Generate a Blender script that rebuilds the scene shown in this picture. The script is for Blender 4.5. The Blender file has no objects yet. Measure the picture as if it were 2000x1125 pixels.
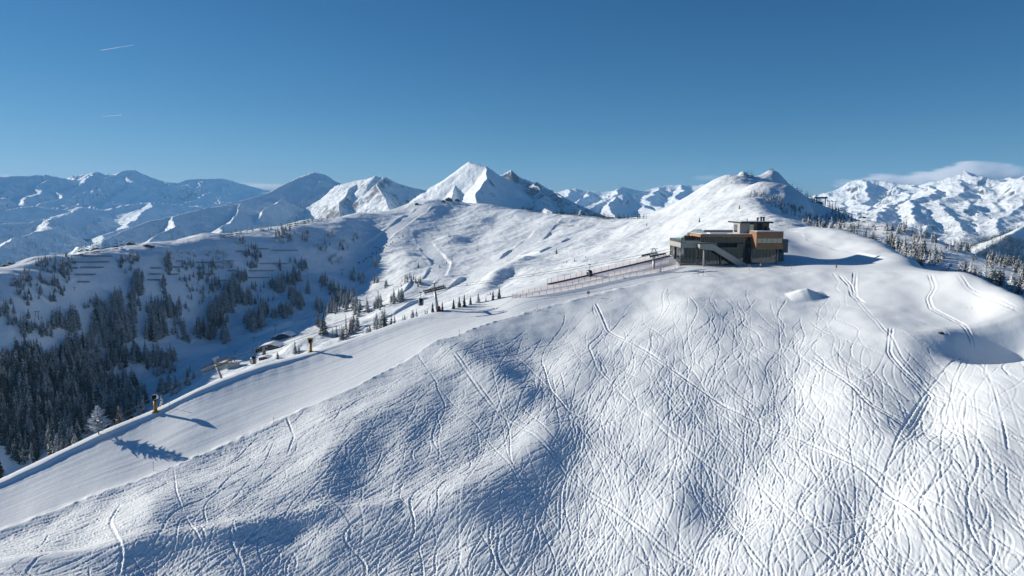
import bpy, bmesh, math, random, time
import numpy as np
from mathutils import Vector, Matrix
T0 = time.time()
rng = np.random.default_rng(7)
random.seed(7)
R = math.radians
SC = bpy.context.scene
COL = SC.collection

# ------------------------------------------------------------------ camera and pixel geometry
F, CX, CY, PITCH = 1376.0, 1000.0, 562.5, R(6.7)
SP, CP = math.sin(PITCH), math.cos(PITCH)
def ray(px, py):
    px = np.asarray(px, float); py = np.asarray(py, float)
    u = (px-CX)/F; v = (CY-py)/F
    return u, CP+v*SP, -SP+v*CP
def polar(px, py):
    x, y, z = ray(px, py)
    return np.arctan2(x, y), z/np.hypot(x, y)
def P3(px, py, d):
    x, y, z = ray(px, py); s = d/np.hypot(x, y)
    return np.stack([x*s, y*s, z*s], -1)

cam_d = bpy.data.cameras.new('camera')
cam = bpy.data.objects.new('camera', cam_d); COL.objects.link(cam)
cam.location = (0, 0, 0); cam.rotation_euler = (R(90)-PITCH, 0, 0)
cam_d.sensor_width = 36; cam_d.lens = 36*F/2000
cam_d.clip_start = 0.5; cam_d.clip_end = 80000
SC.camera = cam

# ------------------------------------------------------------------ noise
def _hash(ix, iy, seed):
    h = (ix.astype(np.int64)*374761393 + iy.astype(np.int64)*668265263 + seed*974634777) & 0xffffffff
    h = ((h ^ (h >> 13))*1274126177) & 0xffffffff
    return (h ^ (h >> 16)) & 0xffffffff
def perlin(x, y, seed=0):
    ix = np.floor(x); iy = np.floor(y); fx = x-ix; fy = y-iy
    ux = fx*fx*fx*(fx*(fx*6-15)+10); uy = fy*fy*fy*(fy*(fy*6-15)+10)
    def g(dx, dy):
        a = _hash(ix+dx, iy+dy, seed)*(2*math.pi/4294967296.0)
        return np.cos(a)*(fx-dx)+np.sin(a)*(fy-dy)
    return ((g(0,0)*(1-ux)+g(1,0)*ux)*(1-uy)+(g(0,1)*(1-ux)+g(1,1)*ux)*uy)*1.5
def fbm(x, y, wl, oct=4, seed=0, gain=.5):
    s = np.zeros_like(x); a = 1.0
    for i in range(oct):
        s += a*perlin(x/wl, y/wl, seed+i); wl *= .5; a *= gain
    return s
def ridged(x, y, wl, oct=4, seed=0, gain=.5):
    s = np.zeros_like(x); a = 1.0
    for i in range(oct):
        s += a*(1-2*np.abs(perlin(x/wl, y/wl, seed+i))); wl *= .5; a *= gain
    return s
def sstep(a, b, x):
    t = np.clip((x-a)/(b-a), 0, 1); return t*t*(3-2*t)

# ------------------------------------------------------------------ thin plate surface of apparent elevation over (azimuth, log distance)
class TPS:
    def __init__(s, pts, ls=.5, reg=1e-4):
        p = np.array(pts, float)
        az, e = polar(p[:,0], p[:,1])
        if p.shape[1] > 3: e = e+p[:,3]
        s.ls = ls
        s.c = np.stack([az, ls*np.log(p[:,2])], -1)
        n = len(p)
        K = s.U(s.c, s.c)+reg*np.eye(n)
        Q = np.c_[np.ones(n), s.c]
        A = np.block([[K, Q], [Q.T, np.zeros((3,3))]])
        s.w = np.linalg.solve(A, np.r_[e, 0, 0, 0])
    def U(s, a, b):
        r2 = ((a[:,None,:]-b[None,:,:])**2).sum(-1)+1e-12
        return .5*r2*np.log(r2)
    def __call__(s, az, lnd):
        sh = az.shape; q = np.stack([az.ravel(), s.ls*lnd.ravel()], -1)
        out = np.empty(len(q)); st = 40000
        for i in range(0, len(q), st):
            qq = q[i:i+st]
            out[i:i+st] = s.U(qq, s.c)@s.w[:-3]+s.w[-3]+qq@s.w[-2:]
        return out.reshape(sh)

def coarse(tps, az, d, step=4):
    """evaluate the smooth surface on a coarse grid, then refine bilinearly in both axes"""
    ln = np.log(d)
    a0 = np.linspace(az[0], az[-1], len(az)//step+2); l0 = np.linspace(ln[0], ln[-1], len(d)//step+2)
    A, L = np.meshgrid(a0, l0, indexing='ij')
    E = tps(A, L)
    def up(M, x0, x, axis):
        t = (x-x0[0])/(x0[1]-x0[0]); i = np.clip(np.floor(t).astype(int), 0, len(x0)-2); f = t-i
        n = len(x0)
        im = np.clip(i-1, 0, n-1); i2 = np.clip(i+2, 0, n-1)
        w = [-.5*f+f*f-.5*f**3, 1-2.5*f*f+1.5*f**3, .5*f+2*f*f-1.5*f**3, -.5*f*f+.5*f**3]
        tk = [np.take(M, k, axis) for k in (im, i, i+1, i2)]
        if axis == 0: w = [q[:,None] for q in w]
        else: w = [q[None,:] for q in w]
        return sum(a*b for a, b in zip(w, tk))
    return up(up(E, a0, az, 0), l0, ln, 1)

def grid_mesh(name, X, Y, Z, mat):
    n, m = X.shape
    co = np.stack([X, Y, Z], -1).astype(np.float32).reshape(-1)
    idx = np.arange(n*m, dtype=np.int32).reshape(n, m)
    q = np.stack([idx[:-1,:-1], idx[1:,:-1], idx[1:,1:], idx[:-1,1:]], -1).reshape(-1)
    me = bpy.data.meshes.new(name)
    me.vertices.add(n*m); me.vertices.foreach_set('co', co)
    nf = len(q)//4
    me.loops.add(nf*4); me.loops.foreach_set('vertex_index', q)
    me.polygons.add(nf); me.polygons.foreach_set('loop_start', np.arange(0, nf*4, 4, dtype=np.int32))
    me.polygons.foreach_set('use_smooth', np.ones(nf, dtype=bool))
    me.materials.append(mat); me.update(calc_edges=True)
    o = bpy.data.objects.new(name, me); COL.objects.link(o); o['kind'] = 'structure'
    return o

class Sheet:
    """polar height sheet: az, d axes and Z; can be hit by a pixel ray"""
    def __init__(s, az, d, Z):
        s.az, s.d, s.Z = az, d, Z; s.E = Z/d[None,:]
        s.X = np.sin(az)[:,None]*d[None,:]; s.Y = np.cos(az)[:,None]*d[None,:]
    def col(s, a):
        t = np.clip((a-s.az[0])/(s.az[1]-s.az[0]), 0, len(s.az)-1.001); i = int(t); f = t-i
        return s.Z[i]*(1-f)+s.Z[i+1]*f
    def hit(s, px, py, dmin=0, dmax=1e9):
        a, e = polar(px, py); a = float(a); e = float(e)
        z = s.col(a); E = z/s.d
        k = np.where((E >= e) & (s.d >= dmin) & (s.d <= dmax))[0]
        if len(k):
            j = int(k[0])
            if j > 0 and s.d[j-1] >= dmin:
                f = (e-E[j-1])/max(E[j]-E[j-1], 1e-9); d = s.d[j-1]+(s.d[j]-s.d[j-1])*min(max(f, 0), 1)
            else: d = s.d[j]
        else:
            m = (s.d >= dmin) & (s.d <= dmax); ii = np.where(m)[0]
            d = s.d[ii[np.argmax(E[ii])]]
        return Vector((math.sin(a)*d, math.cos(a)*d, float(np.interp(d, s.d, z))))
    def z_at(s, x, y):
        a = math.atan2(x, y); d = math.hypot(x, y)
        return float(np.interp(d, s.d, s.col(a)))

def seg_dist(X, Y, pts):
    """distance to a polyline in plan and the z and run length interpolated along it"""
    best = np.full(X.shape, 1e12); bz = np.zeros(X.shape); bs = np.zeros(X.shape); run = 0
    for (a, b) in zip(pts[:-1], pts[1:]):
        dx, dy = b[0]-a[0], b[1]-a[1]; L2 = dx*dx+dy*dy+1e-9
        t = np.clip(((X-a[0])*dx+(Y-a[1])*dy)/L2, 0, 1)
        r = (X-a[0]-t*dx)**2+(Y-a[1]-t*dy)**2
        m = r < best
        best = np.where(m, r, best); bz = np.where(m, a[2]+t*(b[2]-a[2]), bz); bs = np.where(m, run+t*math.sqrt(L2), bs)
        run += math.sqrt(L2)
    return np.sqrt(best), bz, bs

def in_poly(X, Y, poly):
    r = np.zeros(X.shape, bool); n = len(poly)
    for i in range(n):
        x0, y0 = poly[i][:2]; x1, y1 = poly[(i+1)%n][:2]
        if y0 == y1: continue
        c = ((y0 > Y) != (y1 > Y)) & (X < (x1-x0)*(Y-y0)/(y1-y0)+x0)
        r ^= c
    return r

# ------------------------------------------------------------------ materials
def new_mat(name):
    m = bpy.data.materials.new(name); m.use_nodes = True
    nt = m.node_tree; b = nt.nodes['Principled BSDF']
    return m, nt, b
def plain(name, col, rough=.6, metal=0.0, var=.12, scale=3.0, bump=0.0, spec=.4):
    m, nt, b = new_mat(name)
    b.inputs['Roughness'].default_value = rough; b.inputs['Metallic'].default_value = metal
    b.inputs['Specular IOR Level'].default_value = spec
    tc = nt.nodes.new('ShaderNodeTexCoord'); nz = nt.nodes.new('ShaderNodeTexNoise')
    nz.inputs['Scale'].default_value = scale; nz.inputs['Detail'].default_value = 4
    nt.links.new(tc.outputs['Object'], nz.inputs['Vector'])
    mx = nt.nodes.new('ShaderNodeMix'); mx.data_type = 'RGBA'
    mx.inputs['A'].default_value = (*[c*(1-var) for c in col], 1); mx.inputs['B'].default_value = (*[min(1, c*(1+var)) for c in col], 1)
    nt.links.new(nz.outputs['Fac'], mx.inputs['Factor']); nt.links.new(mx.outputs['Result'], b.inputs['Base Color'])
    if bump:
        bp = nt.nodes.new('ShaderNodeBump'); bp.inputs['Strength'].default_value = bump
        nt.links.new(nz.outputs['Fac'], bp.inputs['Height']); nt.links.new(bp.outputs['Normal'], b.inputs['Normal'])
    return m
SNOW = (.81, .865, .90)
def snow_mat(name, bumps, rock=None, col=SNOW):
    """bumps: (wavelength m, height m); rock: (slope threshold, softness, noise wavelength, noise weight, colour)"""
    m, nt, b = new_mat(name); L = nt.links
    b.inputs['Roughness'].default_value = .55; b.inputs['Specular IOR Level'].default_value = .25
    geo = nt.nodes.new('ShaderNodeNewGeometry'); h = None
    for wl, amp in bumps:
        nz = nt.nodes.new('ShaderNodeTexNoise'); nz.inputs['Scale'].default_value = 1.0/wl
        nz.inputs['Detail'].default_value = 5; nz.inputs['Roughness'].default_value = .6
        L.new(geo.outputs['Position'], nz.inputs['Vector'])
        mu = nt.nodes.new('ShaderNodeMath'); mu.operation = 'MULTIPLY'; mu.inputs[1].default_value = amp
        L.new(nz.outputs['Fac'], mu.inputs[0])
        if h is None: h = mu.outputs[0]
        else:
            ad = nt.nodes.new('ShaderNodeMath'); ad.operation = 'ADD'; L.new(h, ad.inputs[0]); L.new(mu.outputs[0], ad.inputs[1]); h = ad.outputs[0]
    bp = nt.nodes.new('ShaderNodeBump'); bp.inputs['Strength'].default_value = 1; bp.inputs['Distance'].default_value = 1
    L.new(h, bp.inputs['Height']); L.new(bp.outputs['Normal'], b.inputs['Normal'])
    if rock is None:
        b.inputs['Base Color'].default_value = (*col, 1)
    else:
        th, soft, wl, wt, rc = rock
        nz = nt.nodes.new('ShaderNodeTexNoise'); nz.inputs['Scale'].default_value = 1.0/wl; nz.inputs['Detail'].default_value = 8; nz.inputs['Roughness'].default_value = .65
        L.new(geo.outputs['Position'], nz.inputs['Vector'])
        sx = nt.nodes.new('ShaderNodeSeparateXYZ'); L.new(geo.outputs['Normal'], sx.inputs[0])
        mu = nt.nodes.new('ShaderNodeMath'); mu.operation = 'MULTIPLY_ADD'; mu.inputs[1].default_value = wt; mu.inputs[2].default_value = -.5*wt
        L.new(nz.outputs['Fac'], mu.inputs[0])
        ad = nt.nodes.new('ShaderNodeMath'); ad.operation = 'ADD'; L.new(sx.outputs['Z'], ad.inputs[0]); L.new(mu.outputs[0], ad.inputs[1])
        mr = nt.nodes.new('ShaderNodeMapRange'); mr.inputs['From Min'].default_value = th-soft; mr.inputs['From Max'].default_value = th+soft
        L.new(ad.outputs[0], mr.inputs['Value'])
        mx = nt.nodes.new('ShaderNodeMix'); mx.data_type = 'RGBA'
        mx.inputs['A'].default_value = (*rc, 1); mx.inputs['B'].default_value = (*col, 1)
        L.new(mr.outputs['Result'], mx.inputs['Factor']); L.new(mx.outputs['Result'], b.inputs['Base Color'])
    return m
M_NEAR = snow_mat('snow_slope', [(.5, .022), (3, .07)])
M_MID = snow_mat('snow_bowl', [(6, .9), (40, 3)], (.22, .05, 14, .30, (.09,.085,.085)))
M_FAR = snow_mat('snow_mountain', [(60, 12), (250, 30)], (.63, .06, 110, .46, (.075,.075,.085)))
M_PEAK = snow_mat('snow_peak', [(30, 7), (160, 16)], (.60, .05, 60, .50, (.075,.075,.085)))
M_ROCKY = snow_mat('snow_rocky_mountain', [(40, 14), (200, 40)], (.72, .06, 80, .52, (.075,.07,.075)))
M_CRAG = snow_mat('snow_crag', [(20, 6), (120, 16)], (.80, .06, 60, .60, (.055,.052,.058)))
M_GROUND = snow_mat('valley_ground', [(200, 20)], (.15, .1, 300, .5, (.14,.16,.17)))

# ------------------------------------------------------------------ sun, sky, haze
SUN_AZ, SUN_EL = R(70), R(19)          # to the left of the view direction
sv = Vector((-math.sin(SUN_AZ)*math.cos(SUN_EL), math.cos(SUN_AZ)*math.cos(SUN_EL), math.sin(SUN_EL)))
sl = bpy.data.lights.new('sun', 'SUN'); sl.energy = 5.0; sl.angle = R(.53); sl.color = (1, .915, .79)
so = bpy.data.objects.new('sun', sl); COL.objects.link(so)
so.rotation_euler = sv.to_track_quat('Z', 'Y').to_euler(); so.location = sv*300
w = bpy.data.worlds.new('World'); SC.world = w; w.use_nodes = True
nt = w.node_tree; bg = nt.nodes['Background']
sky = nt.nodes.new('ShaderNodeTexSky'); sky.sky_type = 'NISHITA'; sky.sun_disc = False
sky.sun_elevation = SUN_EL; sky.sun_rotation = -SUN_AZ
sky.altitude = 1900; sky.air_density = 1.0; sky.dust_density = 0.0; sky.ozone_density = 3.0
# the camera's rendering of the sky colour: a gain and a contrast for each channel
sep = nt.nodes.new('ShaderNodeSeparateColor'); com = nt.nodes.new('ShaderNodeCombineColor'); nt.links.new(sky.outputs[0], sep.inputs[0])
for ch, (g, p) in enumerate(((.76, 1.55), (.694, 1.057), (.80, .90))):
    a = nt.nodes.new('ShaderNodeMath'); a.operation = 'MULTIPLY'; a.inputs[1].default_value = .1; nt.links.new(sep.outputs[ch], a.inputs[0])
    b = nt.nodes.new('ShaderNodeMath'); b.operation = 'POWER'; b.inputs[1].default_value = p; nt.links.new(a.outputs[0], b.inputs[0])
    c = nt.nodes.new('ShaderNodeMath'); c.operation = 'MULTIPLY'; c.inputs[1].default_value = g*10; nt.links.new(b.outputs[0], c.inputs[0]); nt.links.new(c.outputs[0], com.inputs[ch])
nt.links.new(com.outputs[0], bg.inputs[0]); bg.inputs[1].default_value = .064
SC.view_settings.view_transform = 'Standard'; SC.view_settings.look = 'None'
SC.view_settings.exposure = 0.36; SC.view_settings.gamma = 1
cy = SC.cycles
cy.use_denoising = True
cy.denoising_prefilter = 'ACCURATE'; cy.max_bounces = 8; cy.diffuse_bounces = 2; cy.glossy_bounces = 2; cy.transmission_bounces = 4; cy.volume_bounces = 6; cy.transparent_max_bounces = 12
cy.caustics_reflective = False; cy.caustics_refractive = False

HAZE = 4.2e-5
def haze_box():
    bm = bmesh.new(); bmesh.ops.create_cube(bm, size=1)
    x0, x1, y0, y1, z0, z1 = -13000, 13000, -400, 14200, -1010, 640
    for v in bm.verts: v.co = ((x0+x1)/2+v.co.x*(x1-x0), (y0+y1)/2+v.co.y*(y1-y0), (z0+z1)/2+v.co.z*(z1-z0))
    me = bpy.data.meshes.new('haze'); bm.to_mesh(me); bm.free()
    m = bpy.data.materials.new('haze'); m.use_nodes = True; n = m.node_tree
    n.nodes.remove(n.nodes['Principled BSDF'])
    pv = n.nodes.new('ShaderNodeVolumePrincipled'); pv.inputs['Density'].default_value = HAZE; pv.inputs['Color'].default_value = (.26, .60, 1, 1)
    pv.inputs['Anisotropy'].default_value = 0.0
    n.links.new(pv.outputs[0], n.nodes['Material Output'].inputs['Volume'])
    me.materials.append(m); o = bpy.data.objects.new('haze', me); COL.objects.link(o); o['kind'] = 'stuff'
    o['label'] = 'thin blue winter haze over the far ranges'; o['category'] = 'haze'
haze_box()
# ================================================================== NEAR HILL
RIDGE0 = [(-140,995,188),(0,937,190),(100,890,193),(200,843,198),(304,800,203),(400,754,208),(500,717,214),(607,688,220),(700,656,228),(780,628,236),(857,607,244),(930,590,252),(1000,572,260),(1068,553,272),(1150,533,284),(1230,514,294),(1310,497,306)]
def densify(pts, n):
    p = np.array(pts, float); t = np.arange(len(p)); tt = np.linspace(0, len(p)-1, n)
    def cr(y):
        i = np.clip(np.floor(tt).astype(int), 0, len(p)-2); f = tt-i
        y0, y1, y2, y3 = y[np.maximum(i-1, 0)], y[i], y[i+1], y[np.minimum(i+2, len(p)-1)]
        return y1+.5*f*(y2-y0+f*(2*y0-5*y1+4*y2-y3+f*(3*(y1-y2)+y3-y0)))
    return [tuple(r) for r in np.stack([cr(p[:,k]) for k in range(3)], -1)]
RIDGE = densify(RIDGE0, 90)
EDGE0 = [(-140,1075,169),(0,1040,169),(200,965,170),(340,915,173),(560,815,183),(700,755,190),(870,668,208),(1000,620,225),(1150,580,241),(1300,545,256),(1400,533,262)]
EDGE = densify(EDGE0, 34)
def unproject(p):
    v = p[1]*CP-p[2]*SP; w_ = p[1]*SP+p[2]*CP
    return (CX+F*p[0]/v, CY-F*w_/v, math.hypot(p[0], p[1]))
MIDP = []
for a, b in zip(densify(RIDGE0[:12], 40), densify([(-140,1075,169),(0,1040,169),(100,1003,169),(200,965,170),(270,940,172),(340,915,173),(450,865,178),(560,815,183),(700,755,190),(800,704,199),(870,668,208),(1000,620,225)], 40)):
    for t in (.22, .5, .78): MIDP.append(unproject(P3(*a)*(1-t)+P3(*b)*t))
NP = [(a,b,c,0) for a,b,c in RIDGE]+[(a,b,c,0) for a,b,c in MIDP]+[(a,b,c,0) for a,b,c in EDGE]
for a,b,c in RIDGE:
    NP += [(a,b,c*1.05,-.022),(a,b,c*1.13,-.075),(a,b,c*1.35,-.2),(a,b,c*1.9,-.30)]
NP += [(x,y,d,0) for x,y,d in [
 (1310,520,280),(1420,519,283),(1535,519,283),(1420,500,305),(1540,490,312),(1540,478,322),
 (1590,443,385),(1650,452,372),(1700,469,356),(1750,489,336),(1795,512,303),
 (1560,476,340),(1620,496,318),(1700,513,294),(1790,521,281),
 (1440,470,345),(1400,490,325),(1540,452,372),(1500,447,385),
 (1420,530,266),(1500,528,265),(1600,528,262),(1700,529,259),(1800,529,255),(1880,530,250),(1920,542,245),(1960,562,238),(2000,580,230),(2060,608,220),(2150,660,205),
 # face
 (0,1125,145),(-140,1160,147),(300,1125,133),(300,1000,150),(640,1010,140),(600,1125,126),(560,900,160),(450,950,155),
 (800,740,189),(800,880,158),(900,800,172),(950,970,140),(950,1125,119),(1000,700,196),(1050,850,161),
 (1150,640,214),(1150,720,189),(1150,850,159),(1150,985,137),(1150,1125,118),
 (1350,600,225),(1350,680,199),(1350,780,172),(1350,900,148),(1350,1125,117),
 (1600,578,238),(1600,640,211),(1600,750,179),(1600,900,151),(1600,1125,118),
 (1720,570,238),(1800,595,230),(1720,640,207),(1850,655,204),(1820,760,177),(1800,900,150),(1800,1125,120),
 (1900,600,228),(2000,640,212),(2000,700,193),(2000,820,167),(2000,930,149),(2000,1125,124),(2150,800,174),(2150,1150,124)]]
for x,y,d in [(1590,443,385),(1650,452,372),(1700,469,356),(1750,489,336),(1795,512,303),(1880,530,250),(1920,542,245),(1960,562,238),(2000,580,230),(2060,608,220)]:
    NP += [(x,y,d*1.06,-.015),(x,y,d*1.2,-.06),(x,y,d*1.6,-.16)]
NP += [(1440,455,440,-.01),(1500,447,440,-.01),(1440,455,560,-.08),(1520,447,560,-.08)]
tn = TPS(NP, reg=1.5e-4)
NEAR_STEP = 0.00088
az = np.arange(-.86, .98, NEAR_STEP); dd = np.exp(np.arange(math.log(72), math.log(520), .0019))
Z = coarse(tn, az, dd, 6)*dd[None,:]
base = Sheet(az[::8], dd[::8], Z[::8, ::8])
X = np.sin(az)[:,None]*dd[None,:]; Y = np.cos(az)[:,None]*dd[None,:]
def H(px, py, dmin=0, dmax=1e9): return base.hit(px, py, dmin, dmax)

# raster of the hill's surface detail in plan
RX0, RX1, RY0, RY1, RS = -150, 215, 62, 345, .11
nx, ny = int((RX1-RX0)/RS), int((RY1-RY0)/RS)
det = np.zeros((nx, ny), np.float32)
gx = RX0+RS*np.arange(nx); gy = RY0+RS*np.arange(ny)
# coarse plan grid of heights for the fall line
CS = 2.0
cxs = np.arange(RX0, RX1, CS); cys = np.arange(RY0, RY1, CS)
cX, cY = np.meshgrid(cxs, cys, indexing='ij')
cz = coarse_z = (lambda A, D: tn(A, np.log(D))*D)(np.arctan2(cX, cY), np.hypot(cX, cY))

# ridges, hollows and bumps of the open face: (from, to, height, width, left/right skew)
LUMPS = [((845,680),(1015,768),2.6,6.0),((780,735),(800,930),1.0,9),((905,740),(850,850),-.8,5),((1075,865),(900,985),2.2,6.5),((900,985),(640,1070),2.4,7),
 ((1060,735),(1130,800),-2.0,7),((1340,605),(1420,720),2.3,9),((1235,870),(1330,930),-1.8,6),((1440,970),(1440,1010),-2.4,6),((1330,930),(1310,1010),1.6,5),
 ((1790,662),(1850,655),1.8,6),((1835,705),(1800,830),-2.2,5.5),((1660,760),(1720,870),1.5,8),((1990,765),(1840,1010),1.9,8),((1520,760),(1480,900),-1.4,8),
 ((1740,590),(1800,600),-.8,14),((1560,900),(1600,1060),1.1,8),((1720,980),(1660,1080),-1.4,5),((1120,640),(1030,680),-1.6,9),((1250,600),(1180,650),-1.2,8),
 ((620,870),(560,960),-1.2,8),((660,830),(640,960),1.4,6),((560,1060),(300,1110),-1.0,6),
 ((1120,720),(960,1080),1.7,7),((720,820),(450,1075),1.5,7),((1290,660),(1230,1060),1.5,8),((1490,650),(1470,1060),1.6,8),((1600,680),(1640,1080),1.3,8)]
def lump_field(X, Y):
    s = np.zeros(X.shape)
    for a, b, h, wd in LUMPS:
        p, q = H(*a), H(*b)
        r, _, _ = seg_dist(X, Y, [p, q])
        s += .66*h*np.exp(-(r/wd)**2)
    # wind bench across the lower left: a step whose face turns away from the sun
    ben = [H(*q) for q in [(-120,1135),(0,1108),(200,1075),(400,1045),(640,1008),(760,1000)]]
    r, _, run = seg_dist(X, Y, ben)
    s += 1.05*np.exp(-(r/2.8)**2)
    # ridge along the lower side of the groomed run
    r, _, _ = seg_dist(X, Y, [H(*q[:2], dmin=q[2]*.85, dmax=q[2]*1.1) for q in EDGE0[:-1]])
    s += .45*np.exp(-(r/3.0)**2)
    # pyramid shaped heap of snow below the road
    k = H(1582,582); rr = np.hypot((X-k.x+1)/1.5, (Y-k.y-1.5)/1.15)
    s += np.maximum(0, 3.1-.78*rr)*sstep(0, .6, rr+.25)
    # hollow at the right edge, behind the rim
    k = H(2038,638); rr = np.hypot((X-k.x)/20, (Y-k.y)/9); s -= 8.0*np.exp(-rr**3)
    return s
cz = cz+lump_field(cX, cY)
ridge_pts = [P3(*q) for q in RIDGE]
edge_pts = [P3(*q) for q in EDGE]
piste_poly = [(p[0], p[1]) for p in ridge_pts]+[(p[0], p[1]) for p in (P3(1560,478,330), P3(1640,500,316), P3(1790,521,283), P3(1890,528,254), P3(1800,529,256), P3(1600,528,263), P3(1500,528,266))]+[(p[0], p[1]) for p in edge_pts[::-1]]
far_out = [(p[0]*1.0, p[1]+60) for p in ridge_pts[::-1]]
def to_fine(C):
    """bilinear blow-up of the coarse plan grid to the raster"""
    fx = np.clip((gx-RX0)/CS, 0, len(cxs)-1.001); fy = np.clip((gy-RY0)/CS, 0, len(cys)-1.001)
    ix = fx.astype(int); iy = fy.astype(int); tx = (fx-ix)[:,None].astype(np.float32); ty = (fy-iy)[None,:].astype(np.float32)
    C = C.astype(np.float32)
    return (C[ix][:,iy]*(1-tx)+C[ix+1][:,iy]*tx)*(1-ty)+(C[ix][:,iy+1]*(1-tx)+C[ix+1][:,iy+1]*tx)*ty
pm = in_poly(cX, cY, piste_poly)
dE, _, rE = seg_dist(cX, cY, edge_pts); dR, _, rR = seg_dist(cX, cY, ridge_pts)
sd = np.where(pm, np.minimum(dE, dR), -np.minimum(dE, dR))      # >0 inside the groomed run
road = [P3(*q) for q in [(1400,524,273),(1500,523,272),(1600,523,269),(1700,524,267),(1800,525,263),(1885,528,255)]]
dRd, _, _ = seg_dist(cX, cY, road)
path = [P3(*q) for q in [(1500,447,390),(1545,458,360),(1560,475,340),(1620,495,318),(1700,512,296),(1790,520,282)]]
dPa, _, _ = seg_dist(cX, cY, path)
beyond = in_poly(cX, cY, [(p[0], p[1]) for p in ridge_pts]+[(ridge_pts[-1][0], 600), (-400, 600), (-400, ridge_pts[0][1])])
fsd = to_fine(sd)
smooth_run = sstep(-.4, .5, np.maximum(np.maximum(fsd, 7.5-to_fine(dRd)), 4.5-to_fine(dPa)))   # 1 on groomed snow
del fsd
frE = to_fine(dE*1.0); frR = to_fine(dR)

# ---- ski tracks cut into the open face, one after another, each over the ones before
def field(C, x, y):
    fx = np.clip((x-RX0)/CS, 0, len(cxs)-1.001); fy = np.clip((y-RY0)/CS, 0, len(cys)-1.001)
    ix = fx.astype(int); iy = fy.astype(int); tx = fx-ix; ty = fy-iy
    return (C[ix,iy]*(1-tx)+C[ix+1,iy]*tx)*(1-ty)+(C[ix,iy+1]*(1-tx)+C[ix+1,iy+1]*tx)*ty
gzx, gzy = np.gradient(cz, CS)
open_face = np.where((sd < -.8) & ~beyond, 1.0, 0.0)
def smooth_zone(x, y):
    """the quiet flat in the upper right with few tracks"""
    c = P3(1800,580,232); q = P3(1740,600,226)
    return np.exp(-(np.hypot((x-c[0])/34, (y-c[1])/22))**4)
def stamp(xs, ys, width, depth, rim, rough=.25):
    """xs, ys: (tracks, steps); cut a groove with thrown-up rims along each"""
    offs = np.arange(-2.2*width, 2.2*width+1e-6, RS*.8)
    tx = np.gradient(xs, axis=1); ty = np.gradient(ys, axis=1); L = np.hypot(tx, ty)+1e-9
    nxn, nyn = -ty/L, tx/L
    st = np.arange(xs.shape[1])*.01
    for i in range(len(xs)):
        wd = width*rng.uniform(.75, 1.35); dp = depth*rng.choice([.45, .7, 1, 1.3]); side = rng.choice([-1, 1])
        o = offs[None,:]/wd
        prof = -dp*np.exp(-(o*1.25)**4)+dp*rim*np.exp(-((np.abs(o)-1.35)/.45)**2)*(1+.5*side*np.sign(o))
        wt = np.clip(2.1-np.abs(o), 0, 1)
        px = xs[i][:,None]+nxn[i][:,None]*offs[None,:]; py = ys[i][:,None]+nyn[i][:,None]*offs[None,:]
        ix = ((px-RX0)/RS).astype(int); iy = ((py-RY0)/RS).astype(int)
        live = (field(open_face, xs[i], ys[i]) > .5)
        amp = live*(1+rough*np.interp(np.arange(xs.shape[1]), np.arange(0, xs.shape[1]+40, 40), rng.normal(0, 1, len(np.arange(0, xs.shape[1]+40, 40)))))
        n = xs.shape[1]; fade = np.clip(np.minimum(np.arange(n), n-np.arange(n))/25., 0, 1)
        amp = amp*fade
        ok = (ix >= 0) & (ix < nx) & (iy >= 0) & (iy < ny) & (live[:,None])
        ix, iy = ix[ok], iy[ok]
        W = np.broadcast_to(wt, px.shape)[ok]*np.broadcast_to(np.clip(amp, 0, 1)[:,None], px.shape)[ok]; T = (prof*amp[:,None])[ok]
        old = det[ix, iy]
        det[ix, iy] = old*(1-W*.32)+W*T
def run_tracks(n, zone, heading_fn, length, width, depth, rim=.35, turn=(.15, .6), wl=(14, 30), step=.16):
    """zone: pixel box to start in"""
    px = rng.uniform(zone[0], zone[2], n*3); py = rng.uniform(zone[1], zone[3], n*3)
    pts = [H(a, b) for a, b in zip(px, py)]
    x = np.array([p.x for p in pts]); y = np.array([p.y for p in pts])
    k = (field(open_face, x, y) > .5) & (rng.uniform(0, 1, len(x)) > .93*smooth_zone(x, y)) & (perlin(x/17, y/17, 88)+rng.normal(0, .25, len(x)) > -.28); x, y = x[k][:n], y[k][:n]; n = len(x)
    T = int(length/step); xs = np.empty((n, T)); ys = np.empty((n, T))
    amp = rng.uniform(*turn, n); lam = rng.uniform(*wl, n); ph = rng.uniform(0, 6.28, n); bias = rng.normal(0, .19, n)
    for t in range(T):
        xs[:,t] = x; ys[:,t] = y
        hx, hy = heading_fn(x, y)
        a = np.arctan2(hy, hx)+bias+amp*np.sin(ph+t*step*6.283/lam)+.10*np.sin(ph*3+t*step*6.283/(lam*2.7))
        x = x+np.cos(a)*step; y = y+np.sin(a)*step
    stamp(xs, ys, width, depth, rim)
def fall(x, y, mix=0, d=(-.75,-.66)):
    gx_, gy_ = field(gzx, x, y), field(gzy, x, y); L = np.hypot(gx_, gy_)+1e-6
    fx_, fy_ = -gx_/L*(1-mix)+d[0]*mix, -gy_/L*(1-mix)+d[1]*mix
    return fx_, fy_
LEFT = lambda x, y: fall(x, y, .72, (-.86, -.50))
LEFT2 = lambda x, y: fall(x, y, .75, (-.98, -.15))
MIDW = lambda x, y: fall(x, y, .55, (-.45, -.88))
DOWN = lambda x, y: fall(x, y, .6, (.05, -1))
DIAG = lambda x, y: fall(x, y, .7, (.55, -.85))
run_tracks(480, (300,640,1180,1000), LEFT2, 36, .18, .10, turn=(.05,.3), wl=(18,40))
run_tracks(820, (0,640,1200,1125), LEFT, 48, .19, .125, turn=(.05,.35), wl=(18,40))
run_tracks(90, (100,700,1250,1125), MIDW, 40, .22, .16, turn=(.2,.7))
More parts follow.
